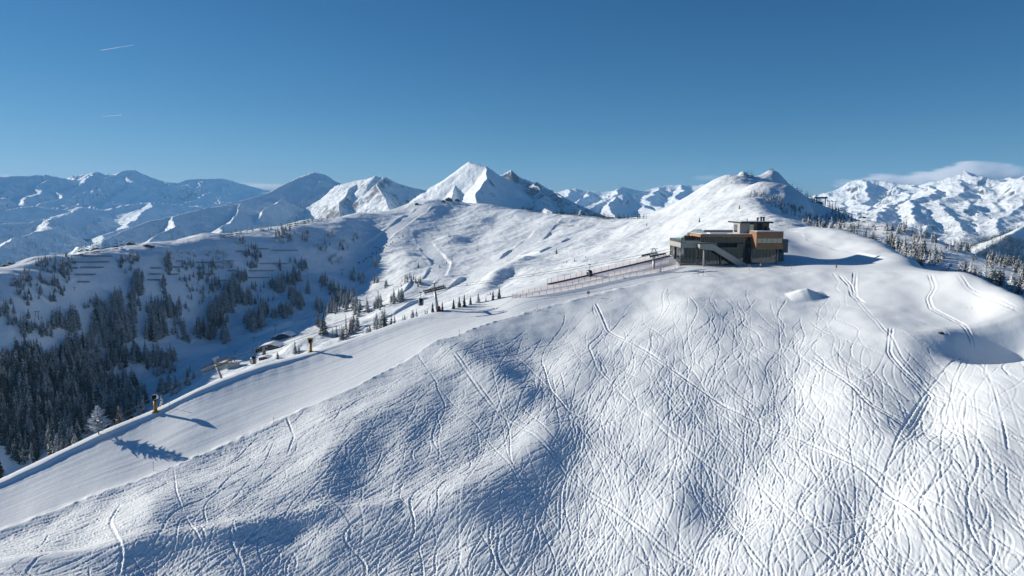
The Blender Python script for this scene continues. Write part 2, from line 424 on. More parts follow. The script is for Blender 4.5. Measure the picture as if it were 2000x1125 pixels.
run_tracks(260, (1100,560,1700,900), MIDW, 60, .18, .11, turn=(.1,.4), wl=(18,40))
run_tracks(210, (1150,560,1750,900), DOWN, 80, .19, .11, turn=(.15,.5), wl=(16,36))
run_tracks(110, (1200,600,2000,1125), DOWN, 95, .22, .13, turn=(.2,.65), wl=(16,36))
run_tracks(60, (1100,600,2000,1100), MIDW, 80, .22, .12, turn=(.1,.5), wl=(20,44))
run_tracks(45, (1750,640,2000,900), DOWN, 70, .24, .13, turn=(.1,.6), wl=(18,40))
run_tracks(60, (0,1000,1300,1125), DOWN, 40, .24, .16, turn=(.3,.9), wl=(14,26))
run_tracks(46, (850,580,1900,900), DIAG, 90, .22, .12, turn=(.02,.2), wl=(25,60))
def drawn(pts, width, depth, rim=.35, pair=0, rough=.3):
    """a track drawn through picture points, laid on the hill"""
    q = [H(*p) for p in pts]
    q = np.array([(v.x, v.y) for v in q])
    s = np.r_[0, np.cumsum(np.hypot(*np.diff(q, axis=0).T))]
    t = np.arange(0, s[-1], .12)
    x = np.interp(t, s, q[:,0]); y = np.interp(t, s, q[:,1])
    k = 25; ker = np.ones(k)/k
    if len(x) > 3*k:
        xp = np.pad(x, k//2, 'edge'); yp = np.pad(y, k//2, 'edge'); x = np.convolve(xp, ker, 'valid'); y = np.convolve(yp, ker, 'valid')
    for off in ((0,) if not pair else (-pair/2, pair/2)):
        tx, ty = np.gradient(x), np.gradient(y); L = np.hypot(tx, ty)+1e-9
        stamp((x-ty/L*off)[None,:], (y+tx/L*off)[None,:], width, depth, rim, rough)
for pts, wd, dp, pr in [
 ([(885,695),(960,790),(1040,860),(1120,935),(1190,985),(1290,1075),(1380,1125)], .3, .2, .9),
 ([(1160,590),(1185,640),(1260,690),(1340,750),(1420,800),(1560,870),(1680,930),(1760,985),(1830,1060),(1900,1125)], .3, .2, .9),
 ([(1180,640),(1150,670),(1165,720),(1230,790),(1300,850),(1400,920),(1500,985),(1560,1050),(1600,1125)], .28, .18, 0),
 ([(1060,700),(1075,760),(1110,800),(1160,820)], .28, .2, 0),
 ([(800,680),(860,760),(930,830),(1000,930),(1040,1010)], .25, .15, 0),
 ([(1560,600),(1640,590),(1700,610),(1800,625),(1850,650),(1900,680),(2000,720)], .4, .12, .9),
 ([(1815,535),(1825,560),(1812,580),(1820,600),(1850,615),(1880,630),(1905,655)], .3, .16, .8),
 ([(1870,535),(1890,560),(1930,580),(1970,595),(2000,603)], .35, .12, 1.0),
 ([(1845,600),(1870,596),(1920,597),(1970,598)], .25, .16, 0),
 ([(1640,535),(1660,555),(1665,575),(1690,590)], .35, .2, .9),
 ([(1670,530),(1668,560),(1672,580)], .3, .2, .8),
 ([(1625,532),(1640,550),(1632,560),(1645,575)], .3, .18, 0),
 ([(1580,700),(1660,760),(1700,800),(1780,830),(1818,765),(1760,720),(1735,690),(1740,640)], .3, .18, .7),
 ([(1500,840),(1600,800),(1700,790),(1830,770)], .22, .12, 0),
 ([(1300,810),(1420,812),(1500,805)], .2, .1, 0),
 ([(150,955),(350,960),(500,1000)], .2, .1, 0),
 ([(1890,660),(1870,740),(1850,790),(1880,850),(1905,980)], .24, .13, .7),
 ([(2000,830),(1880,820),(1780,800),(1600,770)], .3, .14, .9),
 ([(1310,1050),(1500,1080),(1640,1030),(1740,990)], .3, .16, .8),
 ([(1660,560),(1720,640),(1760,700),(1830,770),(1900,800),(2000,860)], .22, .09, .9),
 ([(340,915),(345,960),(360,1000),(400,1075)], .28, .2, 0),
 ([(560,815),(575,850),(560,890)], .28, .2, 0),
 ([(240,980),(215,1020),(240,1080),(230,1125)], .28, .2, 0)]:
    drawn(pts, wd, dp, pair=pr)
for q in range(9):      # the fan of tracks that spreads below the mound
    a = rng.uniform(-1, 1); b = rng.normal(0, 12)
    drawn([(1890+a*10,668),(1890+a*45+b*.5,705),(1887+a*70-b*.4,735),(1885+a*95+b*1.3,775),(1880+a*130+b*1.5,835),(1880+a*150+b*2.4,900)], rng.uniform(.18,.26), rng.uniform(.06,.12))
print('tracks', round(time.time()-T0, 1))
# churned snow noise on the open face
GX, GY = np.meshgrid(gx, gy, indexing='ij')
open_w = (1-smooth_run)
q = to_fine(smooth_zone(cX, cY))
for sl0 in range(0, nx, 400):
    s = slice(sl0, sl0+400); x, y = GX[s], GY[s]
    churn = fbm(x, y, 1.4, 2, 31)*.013
    det[s] = (det[s]+churn*(1-.8*q[s]))*open_w[s]
    # groomed run: long streaks that follow it, and a cut bank along its outer edge
    rr = frR[s]; re = frE[s]; mixd = re/(re+rr+1e-3)*30
    run_ = x*.78+y*.62
    st = perlin(mixd*1.1, run_/60, 41)*.024+perlin(mixd*2.6, run_/34, 42)*.014+perlin(mixd*.42, run_/50, 43)*.03
    st += perlin((mixd+run_*.06)*1.4, run_/70, 44)*.018+perlin(mixd*7, run_/40, 47)*.010
    det[s] += st*smooth_run[s]
    lap = sstep(0, -30, x)*sstep(20, -20, x-10)            # bank only along the left part
    wob = 1.0+.10*perlin(run_/5, run_*0, 45)
    bank = .5*(1-sstep(2.9*wob, 3.8*wob, rr))*sstep(-40, -75, x)
    det[s] += bank*smooth_run[s]
    lip = .35*np.exp(-(re/.9)**2)*(.6+.8*perlin(run_/3, re, 46)); det[s] += lip
del GX, GY, open_w, q
ZL = np.zeros_like(Z)
cl = lump_field(cX, cY)
bump = to_fine(cl)*(1-.75*smooth_run)
det += bump
fx = (X-RX0)/RS; fy = (Y-RY0)/RS
ins = (fx > 1) & (fx < nx-2) & (fy > 1) & (fy < ny-2)
fx = np.clip(fx, 0, nx-2.01); fy = np.clip(fy, 0, ny-2.01); ix = fx.astype(np.int32); iy = fy.astype(np.int32); tx = fx-ix; ty = fy-iy
dv = (det[ix,iy]*(1-tx)+det[ix+1,iy]*tx)*(1-ty)+(det[ix,iy+1]*(1-tx)+det[ix+1,iy+1]*tx)*ty
edgew = sstep(0, 300, np.minimum(np.minimum(fx, nx-2-fx), np.minimum(fy, ny-2-fy)))
Z = Z+np.where(ins, dv*edgew, 0)
sm = np.where(ins, smooth_run[ix,iy], 0)
Z += (fbm(X, Y, 26, 2, 51)*.5+fbm(X, Y, 9, 2, 55)*.22)*(1-.85*sm)
near = Sheet(az, dd, Z)
near_o = grid_mesh('snow_slope', near.X, near.Y, Z, M_NEAR)
del det, smooth_run, frE, frR, dv, bump
print('near', Z.size, round(time.time()-T0, 1))

# ================================================================== THE BOWL AND ITS RIDGE
CREST = [(-160,562,700),(0,520,740),(100,502,790),(200,486,850),(300,473,920),(400,461,1000),(500,448,1110),(600,432,1240),(700,415,1380),(800,400,1500),(850,391,1590),(880,390,1610),(950,400,1560),(1000,408,1500),(1050,415,1440),(1100,420,1380),(1150,424,1330),(1200,429,1280),(1245,427,1240),(1300,406,1200),(1340,383,1180),(1380,357,1180),(1408,342,1185),(1438,339,1190),(1462,341,1200),(1482,345,1210),(1505,331,1260),(1530,348,1290),(1560,373,1320),(1600,396,1360),(1640,415,1400),(1680,434,1430)]
MP = [(a,b,c,0) for a,b,c in CREST]
for a,b,c in CREST: MP += [(a,b,c*1.06,-.008),(a,b,c*1.25,-.05),(a,b,c*1.8,-.11)]
RIGHT = [(1640,448,560),(1700,447,540),(1740,449,525),(1800,466,505),(1860,488,490),(1900,506,480),(1960,526,465),(2000,536,455),(2120,575,440)]
MP += [(a,b,c,0) for a,b,c in RIGHT]
for a,b,c in RIGHT: MP += [(a,b,c*1.12,-.03),(a,b,c*1.6,-.10)]
MP += [(x,y,d,0) for x,y,d in [
 (0,532,690),(100,513,737),(300,482,860),(500,455,1042),(600,438,1168),(700,420,1305),(0,600,642),(0,700,605),(0,800,570),(0,930,535),(-160,700,640),(-160,960,520),
 (200,496,795),(200,560,735),(200,660,675),(200,740,630),(200,830,545),(100,880,520),
 (400,469,937),(400,520,870),(400,590,790),(400,650,730),(400,700,640),(400,750,520),(300,800,520),
 (550,480,1000),(550,560,880),(550,620,780),(550,660,660),(550,700,520),
 (700,440,1230),(700,490,1080),(700,560,900),(700,600,760),(700,640,610),(700,665,500),
 (800,420,1420),(800,470,1180),(800,520,980),(800,570,780),(800,620,540),
 (900,420,1430),(900,480,1130),(900,530,900),(900,570,680),(900,600,480),
 (1000,430,1350),(1000,480,1050),(1000,520,820),(1000,560,560),(1000,580,420),
 (1100,450,1150),(1100,500,820),(1100,535,580),(1100,560,420),
 (1200,450,1050),(1200,490,760),(1200,520,520),(1200,540,400),
 (1300,430,980),(1300,470,680),(1300,500,470),(1300,515,380),
 (1400,390,980),(1400,430,700),(1400,460,500),(1400,490,390),
 (1450,368,1040),(1460,400,780),(1460,430,560),(1460,455,430),
 (1500,408,760),(1540,440,520),(1530,452,420),
 (1505,368,1150),(1545,400,1150),(1590,425,1200),(1560,444,740),(1620,451,700),(1530,425,800),
 (1640,437,1160),(1680,447,1100),(1600,446,900),
 (1700,475,450),(1800,505,405),(1900,545,365),(2000,592,335),(2120,640,320),(1620,470,430)]]
tm = TPS(MP, reg=1e-5)
az2 = np.arange(-.9, 1.0, .00125); d2 = np.exp(np.arange(math.log(330), math.log(2600), .0035))
ZM = coarse(tm, az2, d2, 5)*d2[None,:]
X2 = np.sin(az2)[:,None]*d2[None,:]; Y2 = np.cos(az2)[:,None]*d2[None,:]
bm_ = Sheet(az2[::3], d2[::3], ZM[::3, ::3])
def HM(px, py, dmin=0, dmax=1e9): return bm_.hit(px, py, dmin, dmax)
MLUMPS = [([(850,400),(800,445),(760,500),(735,535)],9,45),([(745,430),(700,520)],-8,45),
 ([(945,405),(925,430),(885,470)],7,40),([(1010,415),(985,440),(940,480)],6,36),([(975,430),(930,470)],-5,30),([(1080,432),(1040,455)],4,30),
 ([(1120,440),(1070,490),(1000,535)],4,24),([(1020,508),(975,535),(935,572)],6,13),([(1000,525),(950,560)],-5,14),
 ([(1170,450),(1130,490)],4,26),([(1245,440),(1200,480),(1140,520)],4,24),([(880,470),(850,520),(835,560)],5,28),([(800,500),(790,550)],4,20),
 ([(1450,368),(1500,408),(1540,440)],5,30),([(1330,410),(1260,450)],4,30),([(1400,380),(1340,440)],4,28),
 ([(680,435),(660,480),(640,505)],8,24),([(600,450),(570,500)],6,30),([(480,470),(455,520)],5,30),([(650,545),(600,580),(560,600)],5,28),
 ([(1475,377),(1540,410),(1600,437)],-6,22),([(540,640),(470,690)],3,20),([(460,715),(400,740)],5,16),([(640,660),(580,680)],4,14),([(760,605),(700,640)],4,14),([(810,560),(770,590)],5,16)]
for pts, h, wd in MLUMPS:
    r, _, _ = seg_dist(X2, Y2, [HM(*p) for p in pts]); ZM += h*np.exp(-(r/wd)**2)
# groomed runs: shallow flat cuts with a bank on each side
runs = [([(1078,428),(1040,470),(1000,500),(940,535),(880,572),(800,605),(700,655)],13),([(870,395),(830,402),(800,425),(760,455),(715,490),(670,520)],12),([(822,458),(840,490),(862,515),(850,540),(820,560),(770,600)],11),([(1180,436),(1130,462),(1060,495),(1005,505)],8)]
runm = np.zeros_like(ZM)
for pts, wd in runs:
    r, zr, _ = seg_dist(X2, Y2, [HM(*p) for p in pts])
    m = 1-sstep(wd, wd+3, r); ZM -= .6*m; ZM += .25*np.exp(-((r-wd-3.5)/2.2)**2); runm = np.maximum(runm, m)
crest_w = 1-.75*np.exp(-((tm(az2[::6][:,None]+0*d2[::6][None,:], np.log(d2[::6])[None,:]+0*az2[::6][:,None]))*0)) if False else 1
fade = sstep(330, 480, d2)[None,:]
fall_u = X2*.55+Y2*.83; cross_u = X2*.83-Y2*.55
ZM += fade*(1-.8*runm)*(fbm(X2, Y2, 150, 3, 61)*3.2+fbm(cross_u, fall_u*.35, 26, 3, 66)*1.3+fbm(X2, Y2, 12, 2, 70)*.45)
lw = sstep(-200, 150, -X2)*sstep(1250, 700, np.hypot(X2, Y2)); ZM += lw*(fbm(X2, Y2, 60, 3, 63)*1.8)
# the rocky knob beside the summit
for kx, ky, kd, hh, ww in [(1452,345,1195,6.0,7)]:
    p = P3(kx, ky, kd); ZM += hh*np.exp(-(np.hypot(X2-p[0], Y2-p[1])/ww)**4)
mid = Sheet(az2, d2, ZM)
grid_mesh('snow_bowl', mid.X, mid.Y, ZM, M_MID)
print('mid', ZM.size, round(time.time()-T0, 1))

# ================================================================== FAR MOUNTAINS
def mountain(name, ridges, px, dr, base_py, k, nz, mat, seed, cols=.0016, rows=.006, warp=1.0, foot=.25, lumpy=0, flute=0):
    a0 = float(polar(px[0], 400)[0]); a1 = float(polar(px[1], 400)[0])
    A = np.arange(a0, a1, cols); D = np.exp(np.arange(math.log(dr[0]), math.log(dr[1]), rows))
    X = np.sin(A)[:,None]*D[None,:]; Y = np.cos(A)[:,None]*D[None,:]
    Xw = X+warp*(fbm(X, Y, 520, 3, seed)*55); Yw = Y+warp*(fbm(X, Y, 520, 3, seed+9)*55)
    Z = np.full(X.shape, -1e5); dm = np.full(X.shape, 1e9)
    for rg in ridges:
        pts = rg[0]; kk = rg[1] if len(rg) > 1 else k
        q = [P3(*p) for p in pts]
        # split into short chords so that a long crest keeps its outline
        crest = len(rg) > 2 and rg[2] == 'crest'
        r, zr, run = seg_dist(X if crest else Xw, Y if crest else Yw, q)
        zz = zr-kk*r*(1-.35*(1-np.exp(-r/700)))-.12*np.minimum(r, 1)
        s = zz > Z
        dm = np.minimum(dm, r)
        Z = np.where(s, zz, Z)
    w = sstep(0, 260, dm)
    Z += nz*w*(ridged(X, Y, 520, 4, seed+20, .5)-.4)*.55+nz*.35*w*fbm(X, Y, 140, 3, seed+30)
    Z += nz*.10*(ridged(X, Y, 120, 3, seed+33)-.5)
    Z += flute*w*(ridged(X, Y, 190, 4, seed+60, .55)-.5)
    if lumpy:
        Z += lumpy*w*(fbm(X, Y, 900, 3, seed+40)+.5*ridged(X, Y, 480, 3, seed+44))
    zb = (401-base_py)/F*D[None,:]
    Z = np.maximum(Z, zb+foot*nz*fbm(X, Y, 900, 3, seed+50)-(D[None,:]-dr[0])*.0)
    s = Sheet(A, D, Z); grid_mesh(name, X, Y, Z, mat); return s
MA = mountain('snow_mountain', [
 ([(690,470,5300),(760,425,4980),(830,385,4620),(870,352,4380),(905,323,4080),(917,315,4000),(926,319,3960),(949,324,3900),(966,336,4000),(982,346,4150),(1010,358,4330)],.80,'crest'),
 ([(949,324,3900),(947,345,3650),(945,368,3420),(940,395,3150)],.9),
 ([(1010,358,4330),(985,366,3950),(962,386,3500),(930,402,3100)],.8),
([(898,338,4050),(885,365,3800),(875,395,3500)],.95)], (640,1270), (2700,5600), 446, .75, 22, M_PEAK, 100, cols=.0009, rows=.004, flute=16)
MA2 = mountain('snow_crag', [
 ([(966,348,4350),(990,336,4400),(998,331,4400),(1015,346,4400),(1040,355,4350),(1080,372,4250),(1120,395,4050),(1150,408,3900),(1180,421,3700),(1240,436,3450)],.72,'crest'),
 ([(1040,355,4350),(1047,372,4050),(1062,392,3650),(1080,414,3200)],.75),
 ([(1080,372,4250),(1110,400,3700),(1130,420,3300)],.72)], (940,1280), (2900,5600), 446, .75, 24, M_CRAG, 150, cols=.0009, rows=.004, flute=20)
MB = mountain('snow_mountain', [
 ([(610,440,5350),(640,390,5180),(655,363,5080),(680,355,4990),(700,352,4920),(722,348,4850),(733,342,4800),(745,347,4780),(753,345,4800),(770,355,4900),(800,365,5050),(830,371,5200),(852,388,5300),(900,415,5400)],.8,'crest'),
 ([(747,346,4780),(750,365,4500),(757,392,4250),(762,425,3950)],.85),
 ([(690,353,4950),(682,385,4600),(668,415,4300)],.9),
 ([(640,390,5180),(628,412,4900),(612,430,4600)],.8)], (560,930), (3500,6200), 445, .8, 26, M_ROCKY, 200, cols=.0009, rows=.004, flute=13)
MC = mountain('snow_mountain', [
 ([(330,428,4420),(380,418,4598),(430,401,4877),(480,390,5163),(520,378,5387),(560,357,5564),(590,343,5673),(612,336,5736),(635,341,5812),(655,354,5903),(690,374,6079),(760,400,6327)],.62,'crest'),
 ([(560,386,5104),(530,400,4799),(510,425,4415)],.75),
 ([(200,470,3490),(240,452,3726),(290,432,3891),(340,422,4059),(400,407,4342),(470,397,4749)],.6,'crest'),
 ([(340,422,4059),(330,440,3762),(300,462,3441)],.65),
 ([(470,397,4749),(460,420,4338),(430,450,3804)],.65)], (120,800), (3000,7000), 505, .65, 30, M_FAR, 300, cols=.0009, rows=.004, flute=20)
MD = mountain('snow_mountain_range', [
 ([(-140,350,8000),(0,345,8945),(50,343,9282),(90,341,9552),(140,351,9890),(155,352,10091),(172,342,10308),(190,335,10534),(205,342,10638),(225,342,10882),(240,333,11093),(262,331,11249),(280,340,11268),(300,348,11299),(320,355,11327),(350,357,11533),(362,350,11616),(385,349,11774),(435,348,12237),(470,358,12602),(510,369,13006),(560,376,13488),(640,400,14060)],.62,'crest'),
 ([(190,335,10534),(150,362,9459),(120,378,8681),(85,398,7805)],.6),
 ([(262,331,11249),(250,365,10207),(225,385,9417),(205,400,8676)],.6),
 ([(300,348,11299),(290,372,10466),(270,392,9583),(250,408,8824)],.6),
 ([(90,341,9552),(70,370,8664),(40,395,7740)],.6),
 ([(0,345,8945),(-20,370,8193),(-60,395,7344)],.6),
 ([(435,348,12237),(420,372,11426),(395,385,10682),(370,396,9954)],.6),
 ([(510,369,13006),(480,385,12063),(450,395,11143)],.6)], (-170,690), (5600,14000), 455, .74, 55, M_FAR, 400, cols=.001, rows=.004, flute=42, warp=1.6)
ME = mountain('snow_hills', [
 ([(-160,420,6480),(0,411,7113),(60,402,7351),(130,410,7628),(160,404,7639),(200,410,7795),(250,399,7878),(290,395,8032),(350,399,8263),(400,406,8335),(470,430,8476)],.6,'crest'),
 ([(-160,455,5040),(0,437,5631),(60,434,5921),(120,421,6324),(150,408,6744)],.55,'crest'),
 ([(150,408,6744),(110,430,5871),(70,455,5132),(0,480,4446)],.58),
 ([(290,395,8032),(270,425,6819),(220,452,5766),(180,478,5108)],.6),
 ([(400,406,8335),(360,432,6997),(330,455,6081)],.6)], (-180,560), (3600,9000), 535, .60, 36, M_FAR, 500, cols=.001, rows=.004, flute=12)
MF = mountain('snow_mountain_range', [
 ([(1020,395,9500),(1085,376,9500),(1108,369,9500),(1125,367,9500),(1150,372,9500),(1175,374,9500),(1200,372,9500),(1220,364,9500),(1240,370,9500),(1258,373,9600),(1278,366,9700),(1300,362,9800),(1340,361,9800),(1352,363,9800),(1400,356,9700),(1440,350,9600),(1520,352,9500)],.7,'crest'),
 ([(1220,364,9500),(1202,382,8700),(1185,398,8000)],.7),([(1150,372,9500),(1140,392,8600),(1130,405,8000)],.7),([(1278,366,9700),(1270,384,8800),(1262,398,8200)],.7),([(1108,369,9500),(1100,395,8500)],.7),([(1340,361,9800),(1320,385,8700),(1310,405,7900)],.7)],
 (990,1560), (7200,11500), 412, .7, 50, M_FAR, 600, cols=.001, rows=.004, flute=36, warp=1.4)
MG = mountain('snow_mountain', [
 ([(1110,420,6100),(1140,404,6300),(1175,394,6400),(1200,383,6500),(1216,379,6500),(1232,386,6500),(1260,400,6400),(1275,402,6400),(1292,403,6300),(1335,415,6200),(1380,430,6200)],.62,'crest'),
 ([(1200,383,6500),(1196,402,6000),(1205,425,5400)],.65),([(1175,394,6400),(1165,405,6000),(1140,420,5500)],.6),([(1260,400,6400),(1275,425,5600)],.6)],
 (1080,1430), (5000,7400), 436, .6, 30, M_FAR, 700, cols=.001, rows=.004, flute=14)
MH = mountain('snow_massif', [
 ([(1480,395,9800),(1560,388,9600),(1600,379,9200),(1640,371,8800),(1665,352,8600),(1693,350,8500),(1720,352,8500),(1760,359,8400),(1800,361,8200),(1830,352,8000),(1860,344,8000),(1875,340,8000),(1884,332,8000),(1896,342,7900),(1930,352,7700),(1960,362,7600),(2000,362,7600),(2100,350,7600)],.62,'crest'),
 ([(1825,362,6900),(1850,355,6900),(1880,350,6900),(1905,346,6900),(1918,344,6900),(1928,346,6900),(1960,356,6800),(1980,353,6600),(2000,344,6500),(2080,330,6400),(2150,330,6400)],.55,'crest'),
 ([(1693,350,8500),(1694,385,7600),(1690,400,7000),(1700,420,6000)],.6),
 ([(1640,371,8800),(1650,395,7800),(1640,420,6600)],.6),
 ([(1800,361,8200),(1790,372,7400),(1770,390,6500),(1740,405,5600),(1705,415,5000)],.55),
 ([(1825,362,6900),(1812,380,6200),(1790,398,5500),(1772,430,4700)],.6),
 ([(1880,350,6900),(1865,385,6000),(1850,400,5500),(1865,430,4900),(1885,460,4300)],.55),
 ([(1960,356,6800),(1945,390,5900),(1935,420,5300)],.5),
 ([(1705,415,5000),(1715,435,4500),(1750,460,4000)],.5),
 ([(2000,344,6500),(1985,400,5500),(1960,440,4700),(1935,470,4200)],.5)],
 (1450,2170), (3500,10800), 478, .55, 55, M_ROCKY, 800, cols=.001, rows=.004, flute=20, warp=1.3, lumpy=80)
MI = mountain('wooded_hillside', [
 ([(1800,560,2300),(1850,527,2500),(1880,508,2600),(1930,482,2800),(1980,452,3000),(2020,432,3200),(2120,395,3300)],.6,'crest')],
 (1760,2170), (1900,3700), 600, .6, 30, M_MID, 900, rows=.004)
# valley floor under everything, out to the horizon
A = np.linspace(-1.2, 1.2, 160); D = np.exp(np.linspace(math.log(300), math.log(14000), 140))
Xg = np.sin(A)[:,None]*D[None,:]; Yg = np.cos(A)[:,None]*D[None,:]
Zg = -330-60*fbm(Xg, Yg, 2200, 3, 77)-.045*np.minimum(D, 9000)[None,:]*0-260*sstep(500, 4000, D)[None,:]
grid_mesh('valley_ground', Xg, Yg, Zg, M_GROUND)
print('terrain done', round(time.time()-T0, 1))
# ================================================================== OBJECT HELPERS
class MB:
    """collects shapes, each with a material slot, and links them as one mesh object"""
    def __init__(s): s.v = []; s.f = []; s.m = []; s.sm = []
    def add(s, vs, fs, mi=0, smooth=False):
        o = len(s.v); s.v += [tuple(map(float, v)) for v in vs]
        for f in fs: s.f.append(tuple(i+o for i in f)); s.m.append(mi); s.sm.append(smooth)
        return s
    def box(s, x0, x1, y0, y1, z0, z1, mi=0):
        vs = [(x,y,z) for z in (z0,z1) for y in (y0,y1) for x in (x0,x1)]
        return s.add(vs, [(0,2,3,1),(4,5,7,6),(0,1,5,4),(1,3,7,5),(3,2,6,7),(2,0,4,6)], mi)
    def beam(s, a, b, w, h=None, mi=0, up=(0,0,1)):
        a, b = Vector(a), Vector(b); h = h or w; d = (b-a)
        if d.length < 1e-6: return s
        d.normalize(); u = Vector(up)
        if abs(d.dot(u)) > .98: u = Vector((0,1,0))
        r = d.cross(u).normalized(); u = r.cross(d)
        vs = [p+r*(i*w/2)+u*(j*h/2) for p in (a,b) for j in (-1,1) for i in (-1,1)]
        return s.add(vs, [(0,2,3,1),(4,5,7,6),(0,1,5,4),(1,3,7,5),(3,2,6,7),(2,0,4,6)], mi)
    def tube(s, pts, r, n=8, mi=0, cap=True):
        pts = [Vector(p) for p in pts]; rs = r if isinstance(r, (list,tuple)) else [r]*len(pts)
        vs = []; fs = []
        for i, p in enumerate(pts):
            d = (pts[min(i+1,len(pts)-1)]-pts[max(i-1,0)]).normalized()
            u = Vector((0,0,1)) if abs(d.z) < .95 else Vector((0,1,0))
            a = d.cross(u).normalized(); b = a.cross(d)
            for k in range(n):
                t = 6.28318*k/n; vs.append(p+a*(math.cos(t)*rs[i])+b*(math.sin(t)*rs[i]))
        for i in range(len(pts)-1):
            for k in range(n): fs.append((i*n+k, i*n+(k+1)%n, (i+1)*n+(k+1)%n, (i+1)*n+k))
        if cap: fs.append(tuple(range(n))); fs.append(tuple(range((len(pts)-1)*n+n-1, (len(pts)-1)*n-1, -1)))
        return s.add(vs, fs, mi, n > 5)
    def prism(s, poly, y0, y1, mi=0):
        """polygon in xz pushed from y0 to y1"""
        n = len(poly); vs = [(x,y0,z) for x,z in poly]+[(x,y1,z) for x,z in poly]
        return s.add(vs, [tuple(range(n)), tuple(range(2*n-1,n-1,-1))]+[(i,i+n,(i+1)%n+n,(i+1)%n) for i in range(n)], mi)
    def build(s, name, mats, parent=None, loc=None, bevel=0):
        me = bpy.data.meshes.new(name); me.from_pydata(s.v, [], s.f)
        for m in (mats if isinstance(mats, (list,tuple)) else [mats]): me.materials.append(m)
        me.polygons.foreach_set('material_index', s.m); me.polygons.foreach_set('use_smooth', s.sm)
        b = bmesh.new(); b.from_mesh(me); bmesh.ops.recalc_face_normals(b, faces=b.faces)
        if bevel: bmesh.ops.bevel(b, geom=list(b.edges), offset=bevel, segments=1, affect='EDGES', clamp_overlap=True)
        b.to_mesh(me); b.free()
        o = bpy.data.objects.new(name, me); COL.objects.link(o)
        if parent: o.parent = parent
        if loc is not None: o.location = loc
        return o
def tag(o, label=None, cat=None, group=None, kind=None):
    if label: o['label'] = label
    if cat: o['category'] = cat
    if group: o['group'] = group
    if kind: o['kind'] = kind
    return o
def empty(name, loc, label, cat, group=None, rz=0):
    o = bpy.data.objects.new(name, None); COL.objects.link(o); o.location = loc; o.rotation_euler.z = rz; o.empty_display_size = .5
    return tag(o, label, cat, group)
def children(o): return [c for c in bpy.data.objects if c.parent == o]
def copy_tree(o, parent=None):
    c = o.copy(); COL.objects.link(c)
    if parent: c.parent = parent
    for ch in children(o): copy_tree(ch, c)
    return c

# ------------------------------------------------------------------ materials of the things
def wood_mat(name, c0, c1, scale=2.2):
    m, nt, b = new_mat(name); L = nt.links; b.inputs['Roughness'].default_value = .75
    tc = nt.nodes.new('ShaderNodeTexCoord'); mp = nt.nodes.new('ShaderNodeMapping'); mp.inputs['Scale'].default_value = (.25, .25, scale*2)
    nz = nt.nodes.new('ShaderNodeTexNoise'); nz.inputs['Scale'].default_value = 1.5; nz.inputs['Detail'].default_value = 6
    br = nt.nodes.new('ShaderNodeTexBrick'); br.inputs['Scale'].default_value = 1; br.inputs['Mortar Size'].default_value = .012
    br.inputs['Brick Width'].default_value = 3.1; br.inputs['Row Height'].default_value = .22
    br.inputs['Color1'].default_value = (.75,.75,.75,1); br.inputs['Color2'].default_value = (1.1,1.1,1.1,1); br.inputs['Mortar'].default_value = (.25,.25,.25,1)
    sx = nt.nodes.new('ShaderNodeSeparateXYZ'); cb = nt.nodes.new('ShaderNodeCombineXYZ'); ad = nt.nodes.new('ShaderNodeMath'); ad.operation = 'ADD'
    L.new(tc.outputs['Object'], sx.inputs[0]); L.new(sx.outputs['X'], ad.inputs[0]); L.new(sx.outputs['Y'], ad.inputs[1])
    L.new(ad.outputs[0], cb.inputs['X']); L.new(sx.outputs['Z'], cb.inputs['Y']); L.new(cb.outputs[0], br.inputs['Vector'])
    L.new(tc.outputs['Object'], mp.inputs[0]); L.new(mp.outputs[0], nz.inputs['Vector'])
    mx = nt.nodes.new('ShaderNodeMix'); mx.data_type = 'RGBA'; mx.inputs['A'].default_value = (*c0,1); mx.inputs['B'].default_value = (*c1,1)
    L.new(nz.outputs['Fac'], mx.inputs['Factor'])
    m2 = nt.nodes.new('ShaderNodeMix'); m2.data_type = 'RGBA'; m2.blend_type = 'MULTIPLY'; m2.inputs['Factor'].default_value = 1
    L.new(mx.outputs['Result'], m2.inputs['A']); L.new(br.outputs['Color'], m2.inputs['B']); L.new(m2.outputs['Result'], b.inputs['Base Color'])
    return m
def glass_mat(name, tint=(.55,.62,.62), mixg=.35, rough=.03, clear=.6):
    m = bpy.data.materials.new(name); m.use_nodes = True; nt = m.node_tree; L = nt.links; nt.nodes.remove(nt.nodes['Principled BSDF'])
    g = nt.nodes.new('ShaderNodeBsdfGlossy'); g.inputs['Roughness'].default_value = rough; g.inputs['Color'].default_value = (1,.97,.95,1)
    t = nt.nodes.new('ShaderNodeBsdfTransparent'); t.inputs['Color'].default_value = (*[c*clear for c in tint],1)
    fr = nt.nodes.new('ShaderNodeFresnel'); fr.inputs['IOR'].default_value = 1.6
    nz = nt.nodes.new('ShaderNodeTexNoise'); nz.inputs['Scale'].default_value = .6; tc = nt.nodes.new('ShaderNodeTexCoord'); L.new(tc.outputs['Object'], nz.inputs['Vector'])
    bp = nt.nodes.new('ShaderNodeBump'); bp.inputs['Strength'].default_value = .22; L.new(nz.outputs['Fac'], bp.inputs['Height']); L.new(bp.outputs['Normal'], g.inputs['Normal'])
    ad = nt.nodes.new('ShaderNodeMath'); ad.operation = 'ADD'; ad.use_clamp = True; ad.inputs[1].default_value = mixg*.4; L.new(fr.outputs[0], ad.inputs[0])
    mx = nt.nodes.new('ShaderNodeMixShader'); L.new(ad.outputs[0], mx.inputs[0]); L.new(t.outputs[0], mx.inputs[1]); L.new(g.outputs[0], mx.inputs[2])
    L.new(mx.outputs[0], nt.nodes['Material Output'].inputs['Surface']); return m
